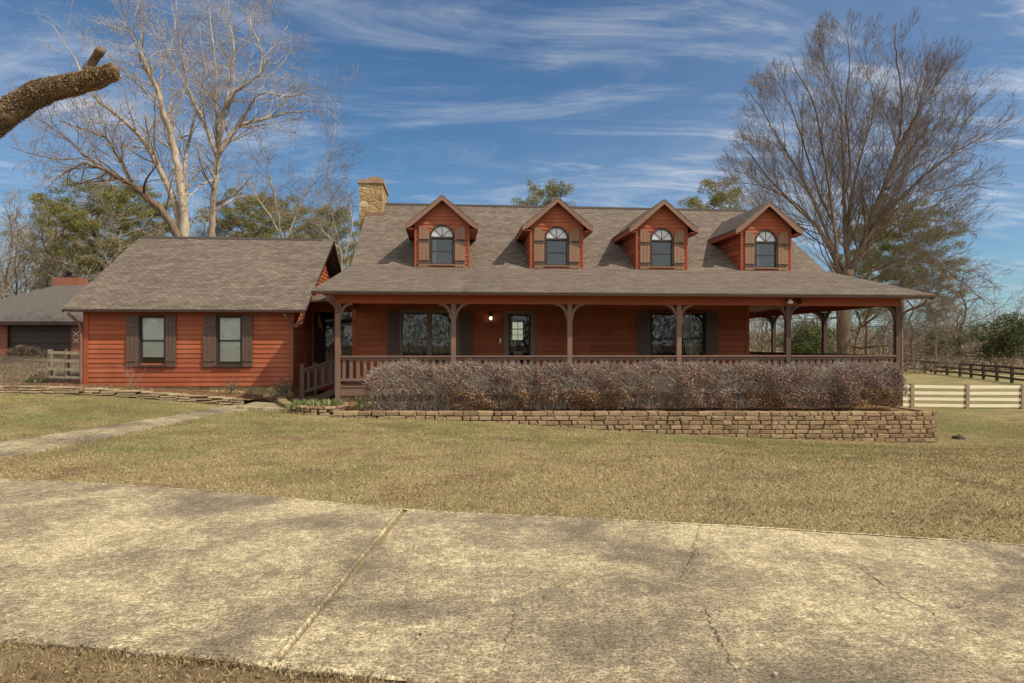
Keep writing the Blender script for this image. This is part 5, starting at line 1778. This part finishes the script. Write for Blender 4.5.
# second roof farther behind
gh = thing('house', 'small brown roofed house half hidden behind the wing and the garage', 'house', (gx(95, 56), 56, terrain(gx(95,56), 56)))
mb = MB(); X0, X1 = gx(86, 56), gx(130, 56)
z = EYE + (HZ-281)*55/FPX
mb.box(X0, X1, 56, 62, terrain(X0, 56)-0.3, z); mb.build('wall', painted_wood('brown_wall', (0.13, 0.09, 0.065), 0.2), gh)
mb = MB(); zt_ = EYE+(HZ-268)*57/FPX
mb.face([(X0-0.4, 55.5, z-0.1), (X1+0.4, 55.5, z-0.1), (X1+0.4, 59, zt_), (X0-0.4, 59, zt_)]); mb.face([(X1+0.4, 62.5, z-0.1), (X0-0.4, 62.5, z-0.1), (X0-0.4, 59, zt_), (X1+0.4, 59, zt_)])
mb.face([(X0-0.4, 55.5, z-0.1), (X0-0.4, 59, zt_), (X0-0.4, 62.5, z-0.1)]); mb.build('roof', SHG, gh)

# ------------------------------------------------------------------ fences
def fence(name, label, pts, h, rails, spacing, mp, mr, rw_=0.13, pw=0.1, front=0.06, rail_lo=0.1, group=None, cap=0.06, sag=0.0):
    a0 = Vector((pts[0][0], pts[0][1], 0))
    root = thing(name, label, 'fence', (a0.x, a0.y, terrain(a0.x, a0.y)), group)
    rnd = random.Random(len(label))
    seg = []
    for a, b in zip(pts[:-1], pts[1:]):
        a = Vector((a[0], a[1], 0)); b = Vector((b[0], b[1], 0)); L = (b-a).length; n = max(1, round(L/spacing))
        for k in range(n): seg.append((a + (b-a)*k/n))
    seg.append(Vector((pts[-1][0], pts[-1][1], 0)))
    for p in seg:
        z = terrain(p.x, p.y); mb = MB(); t = rnd.uniform(-0.02, 0.02)
        mb.prism([(p.x-pw/2, p.y-pw/2, z-0.1), (p.x+pw/2, p.y-pw/2, z-0.1), (p.x+pw/2, p.y+pw/2, z-0.1), (p.x-pw/2, p.y+pw/2, z-0.1)], (t, 0, h+cap+0.1+rnd.uniform(-0.02, 0.02)))
        mb.build('post', mp, root)
    for k in range(rails):
        mb = MB()
        for p, q in zip(seg[:-1], seg[1:]):
            zz = rail_lo + (h-rail_lo-rw_/2)*k/(rails-1) 
            d = (q-p).normalized(); s_ = Vector((d.y, -d.x, 0))
            if s_.y > 0: s_ = -s_
            a = p + s_*front + Vector((0,0,terrain(p.x,p.y)+zz+rnd.uniform(-0.012,0.012))); b = q + s_*front + Vector((0,0,terrain(q.x,q.y)+zz+rnd.uniform(-0.012,0.012)))
            mb.bar(a+d*0.008, b-d*0.008, 0.03, rw_*rnd.uniform(0.93, 1.04))
        mb.build('rail', mr, root)
    return root
p1 = at(880, 0, 27.7); p2 = at(1024, 0, 26.2)
A_ = Vector((rr(856)*27.7, 27.7)); B_ = Vector((rr(911.5)*27.3, 27.3)); C_ = Vector((rr(1022)*26.6, 26.6))
dd = (C_-B_)/2
fp = [B_-dd, B_, B_+dd, C_, C_+dd, C_+dd*2]
fence('board_fence', 'sunlit cream four-board fence right of the porch', [(p.x, p.y) for p in fp], 0.98, 4, 9, POSTWOOD, WHITEWOOD, 0.125, 0.15, -0.02+0.05, 0.14)
def FP(px, py):
    u = (px-512)/FPX; z = -1.05; d = (EYE-z)*FPX/(py-HZ); return (u*d*CT + d*ST, d*CT - u*d*ST)
f2 = [FP(850, 369), FP(905, 371), FP(960, 376.5), FP(1012, 383), FP(1080, 392)]
fence('rail_fence', 'long dark weathered rail fence crossing the pasture', f2, 1.15, 3, 2.6, DARKWOOD, DARKWOOD, 0.15, 0.16, 0.09, 0.3)
f3 = [FP(905, 362.5), FP(960, 364), FP(1060, 367)]
fence('rail_fence', 'farthest dark rail fence at the foot of the treeline', f3, 1.2, 3, 4.0, DARKWOOD, DARKWOOD, 0.15, 0.18, 0.09, 0.3)
fa = at(50, 345, 24.0); fb = at(84, 345, 23.2)
fence('board_fence', 'short grey wooden gate-like fence between the garage drive and the wing corner', [(fa.x, fa.y), ((fa.x+fb.x)/2, (fa.y+fb.y)/2), (fb.x, fb.y)], 0.98, 4, 9, POSTWOOD, GREYWOOD, 0.10, 0.11, 0.05, 0.12)

# ------------------------------------------------------------------ hedge
hx0, hx1 = rr(366)*17.1, rr(896)*17.2
hedge = thing('hedge', 'long twiggy mauve-brown hedge clipped below the porch railing', 'hedge', ((hx0+hx1)/2, 17.2, 0.05))
rs = np.random.RandomState(8)
def hedge_env(x):
    """height and half depth"""
    t1 = np.clip((x-hx0)/0.55, 0, 1); t2 = np.clip((hx1-x)/0.35, 0, 1)
    e = np.sqrt(np.clip(1-(1-t1)**2, 0, 1))*np.sqrt(np.clip(1-(1-t2)**2, 0, 1))
    top = 1.10 + 0.05*np.sin(x*1.9+0.4)*np.sin(x*0.83) + 0.035*np.sin(x*5.1) + 0.02*np.sin(x*13.3) - 0.05*np.clip((x-8)/5, 0, 1)
    return (0.35+0.65*e)*top
def hedge_pts(n, shell=True):
    x = rs.uniform(hx0, hx1, n); H = hedge_env(x)
    lump = 0.10*np.sin(x*2.3)+0.07*np.sin(x*4.1+1)
    v = rs.rand(n)
    z = H*(1-(1-v)**1.35) + rs.normal(0, 0.02, n)
    bul = 0.50 + 0.07*np.sin(x*3.1+z*2) + 0.05*np.sin(x*7.3+z*5.1) + lump*0.5 
    zr = np.clip(z/H, 0, 1)
    prof = bul*np.sqrt(np.clip(1-np.clip((zr-0.62)/0.40, 0, 1)**2.2, 0, 1))*(0.72+0.28*np.clip(zr/0.3, 0, 1))
    s_ = 1 - np.abs(rs.normal(0, 0.22, n)); s_ = np.clip(s_, -1, 1)
    y = 17.2 - prof*s_*np.where(rs.rand(n) < 0.72, 1, -1)
    P_ = np.stack([x, y, z+0.07], 1)
    g = np.array([noise.noise(Vector((a*1.6, b*1.2, c_*1.9))) + 0.6*noise.noise(Vector((a*4.3, b*3, c_*4.6))) for a, b, c_ in P_])
    keep = g > -0.06 + 0.12*rs.normal(0, 1, n) - 0.12*(zr > 0.8)
    P_[:, 1] -= 0.10*np.clip(g, -0.5, 0.8)
    return P_[keep], zr[keep]
def leaves(c, lsz, up=0.3, jit=1.0):
    n = len(c)
    d = rs.normal(0, 1, (n, 3)); d[:, 2] += up; d[:, 1] -= 0.3; d /= np.linalg.norm(d, axis=1)[:, None]
    s_ = np.cross(d, rs.normal(0, 1, (n, 3))); s_ /= np.linalg.norm(s_, axis=1)[:, None]
    L = (lsz*rs.uniform(0.6, 1.4, n))[:, None]
    a = c; m1 = c + d*L*0.5 + s_*L*0.32; t = c + d*L; m2 = c + d*L*0.5 - s_*L*0.32
    return np.stack([a, m1, t, m2], 1).reshape(-1, 3)
hoff = np.array(hedge.location)
c, zr = hedge_pts(250000)
numpy_mesh('foliage', leaves(c, 0.029)-hoff, 4, HLEAF, hedge)
c, zr = hedge_pts(130000)
keep = zr < 0.42; c = c[keep]; 
msk = (np.sin(c[:, 0]*1.7+0.5)+np.sin(c[:, 0]*0.61) > -0.3); c = c[msk]; c[:, 1] -= 0.03
numpy_mesh('dry_lower_leaves', leaves(c, 0.038)-hoff, 4, HDRY, hedge)
T = Tree(99)
hr = random.Random(4)
for i in range(1500):
    x = hr.uniform(hx0+0.1, hx1-0.1); H = float(hedge_env(np.array([x]))[0])
    y0 = 17.2 + hr.uniform(-0.3, 0.3)
    p = Vector((x, y0, 0.05)); tip = Vector((x+hr.gauss(0, 0.22), 17.2 + hr.uniform(-0.55, 0.42), H*hr.uniform(0.5, 1.1)+0.07))
    mid = (p+tip)/2 + Vector((hr.gauss(0,.05), hr.gauss(0,.05), 0.04))
    T.twig.tube([p, mid, tip], [0.008, 0.006, 0.003], 3, cap=False)
for i in range(9000):
    x = hr.uniform(hx0+0.1, hx1-0.1); H = float(hedge_env(np.array([x]))[0])
    z = H*hr.uniform(0.35, 1.0)+0.05; y = 17.2 - hr.uniform(0.1, 0.52)
    d = Vector((hr.gauss(0,.6), -abs(hr.gauss(0,.5)), hr.uniform(0.1, 1))).normalized()*hr.uniform(0.1, 0.22)
    p = Vector((x, y, z)); T.twig.tube([p, p+d], [0.004, 0.002], 3, cap=False)
T.twig.build('twigs', TWIGP, hedge, uv=False)

# plants in beds
def strap_leaves(mb, c, n, h, rnd, spread=0.12, w=0.012):
    for i in range(n):
        a = rnd.random()*6.28; r_ = rnd.random()*spread; p = Vector(c) + Vector((math.cos(a)*r_, math.sin(a)*r_, 0))
        lean = Vector((math.cos(a), math.sin(a), 0))*rnd.uniform(0.1, 0.6); hh = h*rnd.uniform(0.6, 1.15)
        s_ = Vector((-math.sin(a), math.cos(a), 0))*w
        q1 = p + Vector((0,0,hh*0.55)) + lean*hh*0.25; q2 = p + Vector((0,0,hh)) + lean*hh
        mb.v += [tuple(p-s_), tuple(p+s_), tuple(q1+s_*0.9), tuple(q1-s_*0.9), tuple(q2)]
        k = len(mb.v)-5; mb.f += [[k, k+1, k+2, k+3], [k+3, k+2, k+4]]
rnd = random.Random(14)
pc = Vector((-3.35, 17.45, 0.12))
bp = thing('bulb_plant', 'tuft of pale green strap leaves filling the curved stone planter', 'plant', tuple(pc))
mb = MB()
for i in range(38):
    strap_leaves(mb, (pc.x + rnd.uniform(-0.62, 0.62), pc.y + rnd.uniform(-0.32, 0.22), pc.z-0.03), 14, 0.22, rnd, 0.07, 0.010)
mb.build('leaves', BULBL, bp, uv=False)
yp = thing('yucca', 'small spiky grey-green plant against the stone foundation left of the hedge', 'plant', (-2.2, 17.35, 0.08))
mb = MB(); strap_leaves(mb, (-2.2, 17.35, 0.06), 60, 0.34, rnd, 0.08, 0.014); mb.build('leaves', BULBL, yp, uv=False)

def twig_shrub(x, y, z, h, seed, label, name='bare_shrub', n=14, leafy=0):
    root = thing(name, label, 'shrub', (x, y, z)); T = Tree(seed)
    c = dict(segs=[5,4], wig=[.12,.2], up=[.05,.02], kids=[6], ratio=[.45], ang=[.6], rmin=0.0018, rr=.6, start=.25, ang0=.5)
    for i in range(n):
        T.grow(Vector((x+T.r.gauss(0,.04), y+T.r.gauss(0,.04), z)), Vector((T.r.gauss(0,.35), T.r.gauss(0,.35), 1)), h*T.r.uniform(.6, 1), 0.0045, 0, c)
    T.twig.build('stems', BRUSHB, root, uv=False)
    if leafy:
        V = []
        for v in T.twig.v[::3]:
            p = Vector(v)
            for q in range(leafy):
                s_ = Vector((T.r.gauss(0,1), T.r.gauss(0,1), T.r.gauss(0,1))).normalized()*0.02
                u_ = Vector((T.r.gauss(0,1), T.r.gauss(0,1), T.r.gauss(0,1))).normalized()*0.045
                V += [p-s_, p+s_, p+u_]
        numpy_mesh('leaves', np.array([tuple(Vector(v)-Vector((x,y,z))) for v in V]), 3, DEADL, root)
    return root
zz = lambda x, y: terrain(x, y)+0.14
x_ = rr(131)*19.4; twig_shrub(x_, 19.4, zz(x_, 19.4), 0.85, 71, 'thin bare twiggy shrub under the left wing window')
x_ = rr(232)*19.5; twig_shrub(x_, 19.5, zz(x_, 19.5), 0.45, 72, 'small sparse shrub under the right wing window', leafy=1)
x_ = rr(283)*19.4; twig_shrub(x_, 19.4, zz(x_, 19.4), 0.55, 73, 'shaded shrub in the corner beside the porch steps', n=20, leafy=2)
x_ = rr(38)*19.6; twig_shrub(x_, 19.6, zz(x_, 19.6), 0.45, 74, 'grey low shrub at the left end of the pine straw bed', n=24, leafy=1)
x_ = rr(18)*33; ev2 = bush_proto('green_shrub', 75, 0.5, 0.35, BULBL, 50, 14, (0.02, 0.06))
xg = rr(36)*20.8; ev2.location = (xg, 20.8, terrain(xg, 20.8)); ev2['label'] = 'small bright green bush in the gravel left of the wing'
used[id(ev2)] = 1
du = bush_proto('dry_shrub', 76, 1.6, 1.0, DEADL, 70, 26, (0.03, 0.09))
place(du, used, 22, 42, 0.75, 1.0, 'low dry brown shrub before the left side of the garage door')
place(du, used, 34, 42.3, 0.65, 1.0, 'low dry brown shrub before the middle of the garage door')
place(du, used, 46, 41.8, 0.5, 1.0, 'smallest dry brown shrub before the right side of the garage door')

# stacked bricks and rocks left of the wing
bk = thing('brick_pile', 'small pile of reddish bricks beside the wing corner', 'bricks', (rr(69)*20.9, 20.9, terrain(rr(69)*20.9, 20.9)))
mb = MB(); rnd = random.Random(2)
for i in range(16):
    a = rnd.uniform(-0.25, 0.25)
    c_ = Vector((bk.location.x + rnd.uniform(-0.42, 0.42), 20.9 + rnd.uniform(-0.12, 0.12), bk.location.z + 0.04 + 0.075*(i % 2 + (i % 5 == 0))))
    mb.obox(c_, (0.1*math.cos(a), 0.1*math.sin(a), 0), (-0.05*math.sin(a), 0.05*math.cos(a), 0), (0, 0, 0.032))
mb.build('bricks', BRICK, bk)

def rock(name, label, p, s, seed, mat=LEDGE, cat_='rock'):
    import bmesh
    bm = bmesh.new(); bmesh.ops.create_icosphere(bm, subdivisions=3, radius=1)
    for v in bm.verts:
        n_ = noise.noise(v.co*1.3 + Vector((seed, 0, 0))); v.co *= 1 + 0.35*n_
        v.co = Vector((v.co.x*s[0], v.co.y*s[1], v.co.z*s[2]))
    me = bpy.data.meshes.new(name); bm.to_mesh(me); bm.free(); me.materials.append(mat)
    o = bpy.data.objects.new(name, me); COL.objects.link(o); o.location = p; o['label'] = label; o['category'] = cat_
    return o
g = G(959, 439); rock('dirt_mound', 'small dark dirt mound on the lawn right of the retaining wall', (g.x, g.y, g.z+0.01), (0.16, 0.13, 0.11), 3, SOIL, 'mound')
x_ = rr(206)*19.3
x_ = rr(268)*19.5; rock('rock', 'pale rock lying in the shade beside the porch steps', (x_, 19.5, terrain(x_, 19.5)+0.16), (0.16, 0.1, 0.07), 6, LEDGE)

# ------------------------------------------------------------------ grass and litter
def lawn_ok(x, y):
    if on_drive(x, y-0.02) and on_drive(x, y+0.02): return False
    if y > 16.35 and -3.2 < x < 12.5: return False
    if y > 18.1 and x < -3: return False
    return True
UPX = [p.x for p in up]; UPY = [p.y for p in up]; LOX = [p.x for p in lo]; LOY = [p.y for p in lo]
def blades(name, n, x0, x1, y0, y1, h, w, seed, cond=None, dens=None):
    rs = np.random.RandomState(seed)
    if dens is None: x = rs.uniform(x0, x1, n); y = rs.uniform(y0, y1, n)
    else:
        y = y0 + (y1-y0)*rs.rand(n)**dens; x = rs.uniform(-1, 1, n)*0; x = rs.uniform(0, 1, n); lo_ = -0.66*y-0.5; hi_ = 0.93*y+0.5; x = lo_ + (hi_-lo_)*x
    fy = np.interp(x, FX, FY); ny = np.interp(x, NX, NY)
    ok = ~((y < fy+0.015) & (y > ny-0.02))
    ok &= rs.rand(len(x)) < np.clip((26-y)/9, 0, 1)
    ok &= ~((y > 16.3) & (x > -3.4) & (x < 12.6))
    ok &= ~((y > 18.1) & (x < -3))
    uy = np.interp(x, UPX, UPY); ly_ = np.interp(x, LOX, LOY)
    ok &= ~((y < uy) & (y > ly_) & (x < UPX[-1]))
    x = x[ok]; y = y[ok]; m = len(x)
    z = np.array([terrain(a, b) for a, b in zip(x, y)])
    a = rs.uniform(0, 2*np.pi, m); hh = h*rs.uniform(0.4, 1.3, m); ww = w*rs.uniform(0.6, 1.4, m)
    ln = rs.normal(0, 0.8, (m, 2))*hh[:, None]
    dx = np.cos(a)*ww; dy = np.sin(a)*ww
    V = np.stack([np.stack([x-dx, y-dy, z-0.004], 1), np.stack([x+dx, y+dy, z-0.004], 1), np.stack([x+ln[:, 0], y+ln[:, 1], z+hh], 1)], 1).reshape(-1, 3)
    return numpy_mesh(name, V, 3, BLADE, None, kind='stuff', label='short dormant tan and green lawn grass', category='grass')
blades('grass', 620000, 0, 0, 5.0, 25, 0.024, 0.0048, 1, dens=0.9)
blades('grass', 60000, -6, 2.5, 2.2, 5.2, 0.03, 0.0035, 2)
def edge_grass(seed):
    rs = np.random.RandomState(seed); P = []
    for k in range(15000):
        t = rs.uniform(0.6, M_-0.8); 
        if rs.rand() < 0.8:
            p = far_at(t); P.append((p.x, p.y + abs(rs.normal(0, 0.025))+0.012*0))
        else:
            p = near_at(t); P.append((p.x, p.y - abs(rs.normal(0, 0.03))))
    P = np.array(P); x, y = P[:, 0], P[:, 1]; m = len(x)
    z = np.array([terrain(a, b) for a, b in zip(x, y)]); a = rs.uniform(0, 6.28, m); hh = rs.uniform(0.012, 0.035, m)
    ln = rs.normal(0, 0.5, (m, 2))*hh[:, None]; dx = np.cos(a)*0.005; dy = np.sin(a)*0.005
    V = np.stack([np.stack([x-dx, y-dy, z], 1), np.stack([x+dx, y+dy, z], 1), np.stack([x+ln[:, 0], y+ln[:, 1], z+hh], 1)], 1).reshape(-1, 3)
    numpy_mesh('edge_grass', V, 3, BLADE, None, kind='stuff', label='longer grass fringing the driveway edge', category='grass')
edge_grass(5)
rs = np.random.RandomState(12)
n = 15000
y = 3 + 12*rs.rand(n)**1.3; x = (-0.66*y-0.5) + (1.6*y+1)*rs.rand(n)
fy = np.interp(x, FX, FY); ny = np.interp(x, NX, NY)
ok = ~((y < fy) & (y > ny) & (rs.rand(n) > 0.008)) & ~((y > 16.3) & (x > -3.4) & (x < 12.6))
x = x[ok]; y = y[ok]
c = np.stack([x, y, np.array([terrain(a, b) for a, b in zip(x, y)])+0.04], 1); m = len(c)
d = rs.normal(0, 1, (m, 3)); d[:, 2] *= 0.3; d /= np.linalg.norm(d, axis=1)[:, None]
s_ = np.cross(d, np.array([0, 0, 1.0])+rs.normal(0, .35, (m, 3))); s_ /= np.linalg.norm(s_, axis=1)[:, None]
L = rs.uniform(0.010, 0.034, m)[:, None]
V = np.stack([c, c+d*L*.5+s_*L*.35, c+d*L, c+d*L*.5-s_*L*.35], 1).reshape(-1, 3)
numpy_mesh('leaf_litter', V, 4, LITTER, None, kind='stuff', label='scattered dry fallen leaves on the lawn', category='leaves')
# pine straw in the beds
n = 26000
x = np.concatenate([rs.uniform(-15, -3.5, n//2), rs.uniform(-2.6, 12.2, n//2)]); y = np.concatenate([rs.uniform(18.4, 20.0, n//2), rs.uniform(16.5, 18.0, n//2)])
z = np.array([(terrain(a, b)+0.15) if a < -3.2 else (bed_z(a, b)+0.01) for a, b in zip(x, y)])
c = np.stack([x, y, z], 1); a = rs.uniform(0, 6.28, n); d = np.stack([np.cos(a), np.sin(a), rs.normal(0, .25, n)], 1)*rs.uniform(0.04, 0.1, n)[:, None]
s_ = np.stack([-np.sin(a), np.cos(a), a*0], 1)*0.006
V = np.stack([c-s_, c+s_, c+d], 1).reshape(-1, 3)
numpy_mesh('pine_straw', V, 3, LITTER, None, kind='stuff', label='loose pine straw covering the planting beds', category='mulch')

# ------------------------------------------------------------------ light and sky
SUN = Vector((1.0, -0.56, 1.27)).normalized()
sd = bpy.data.lights.new('sun', 'SUN'); sd.energy = 3.5; sd.angle = R(0.53); sd.color = (1.0, 0.90, 0.74)
so = bpy.data.objects.new('sun', sd); COL.objects.link(so); so.rotation_euler = SUN.to_track_quat('Z', 'Y').to_euler()
so.location = (20, -10, 30)

w = bpy.data.worlds.new('World'); scene.world = w; w.use_nodes = True
nt = w.node_tree; nt.nodes.clear()
N = lambda t: nt.nodes.new(t)
out = N('ShaderNodeOutputWorld'); bg = N('ShaderNodeBackground'); nt.links.new(bg.outputs[0], out.inputs[0])
bg.inputs['Strength'].default_value = 0.095
sky = N('ShaderNodeTexSky'); sky.sky_type = 'NISHITA'; sky.sun_disc = False
sky.sun_elevation = math.asin(SUN.z); sky.sun_rotation = math.atan2(SUN.x, SUN.y)
sky.altitude = 200; sky.air_density = 1.0; sky.dust_density = 0.6; sky.ozone_density = 1.6
tc = N('ShaderNodeTexCoord'); sp = N('ShaderNodeSeparateXYZ'); nt.links.new(tc.outputs['Generated'], sp.inputs[0])
def M(op, a, b=0.0, clamp=False):
    m = N('ShaderNodeMath'); m.operation = op; m.use_clamp = clamp
    for i, v in enumerate((a, b)):
        if isinstance(v, bpy.types.NodeSocket): nt.links.new(v, m.inputs[i])
        else: m.inputs[i].default_value = v
    return m.outputs[0]
zc = M('ADD', M('MAXIMUM', sp.outputs[2], 0.0), 0.12)
cb = N('ShaderNodeCombineXYZ'); nt.links.new(M('DIVIDE', sp.outputs[0], zc), cb.inputs[0]); nt.links.new(M('DIVIDE', sp.outputs[1], zc), cb.inputs[1])
def cloud(scale, rot, loc, s, det, rough, dist, lo_, hi_):
    mp = N('ShaderNodeMapping'); mp.inputs['Scale'].default_value = scale; mp.inputs['Rotation'].default_value = rot; mp.inputs['Location'].default_value = loc
    nt.links.new(cb.outputs[0], mp.inputs[0])
    n_ = N('ShaderNodeTexNoise'); n_.inputs['Scale'].default_value = s; n_.inputs['Detail'].default_value = det; n_.inputs['Roughness'].default_value = rough; n_.inputs['Distortion'].default_value = dist
    nt.links.new(mp.outputs[0], n_.inputs['Vector'])
    r_ = N('ShaderNodeMapRange'); r_.inputs['From Min'].default_value = lo_; r_.inputs['From Max'].default_value = hi_; r_.interpolation_type = 'SMOOTHSTEP'
    nt.links.new(n_.outputs['Fac'], r_.inputs['Value']); return r_.outputs[0]
c1 = cloud((0.50, 1.15, 1), (0, 0, 0.38), (3.1, 1.7, 0), 1.5, 12, 0.66, 1.1, 0.47, 0.80)
c2 = cloud((0.55, 1.7, 1), (0, 0, -0.22), (7.3, 4.2, 0), 2.4, 11, 0.66, 1.5, 0.47, 0.76)
c3 = cloud((0.35, 0.5, 1), (0, 0, 0.3), (1.3, 2.2, 0), 0.9, 6, 0.6, 0.4, 0.40, 0.72)
cm = M('MINIMUM', M('ADD', M('MULTIPLY', c1, 0.55), M('MULTIPLY', M('MULTIPLY', c2, c3), 1.0)), 0.9)
cm = M('ADD', cm, M('MULTIPLY', c3, 0.14), True)
tint = N('ShaderNodeMix'); tint.data_type = 'RGBA'; tint.blend_type = 'MULTIPLY'; tint.inputs[0].default_value = 1.0
nt.links.new(sky.outputs[0], tint.inputs[6]); tint.inputs[7].default_value = (0.41, 0.59, 0.71, 1)
mx = N('ShaderNodeMix'); mx.data_type = 'RGBA'
nt.links.new(cm, mx.inputs[0]); nt.links.new(tint.outputs[2], mx.inputs[6]); mx.inputs[7].default_value = (5.6, 5.7, 6.0, 1)
# unseen bright overcast added behind the viewpoint as fill for the shaded fronts
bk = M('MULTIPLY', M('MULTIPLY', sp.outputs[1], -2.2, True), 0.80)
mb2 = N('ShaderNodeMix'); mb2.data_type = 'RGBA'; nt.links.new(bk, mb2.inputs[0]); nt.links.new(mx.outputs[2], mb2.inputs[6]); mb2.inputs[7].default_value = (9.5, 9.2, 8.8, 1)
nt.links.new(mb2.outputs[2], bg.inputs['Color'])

# ------------------------------------------------------------------ camera
cd = bpy.data.cameras.new('camera'); cam = bpy.data.objects.new('camera', cd); COL.objects.link(cam)
cam.location = (0, 0, EYE); cam.rotation_euler = (R(90), 0, -YAW)
cd.sensor_width = 36; cd.lens = FPX/1024*36; cd.shift_y = (HZ-341.5)/1024; cd.clip_end = 3000; cd.clip_start = 0.05
scene.camera = cam
scene.render.resolution_x = 1024; scene.render.resolution_y = 683
scene.render.engine = 'CYCLES'
vs = scene.view_settings
vs.view_transform = 'Standard'; vs.look = 'None'; vs.exposure = 0.57; vs.gamma = 1.0; vs.use_curve_mapping = False
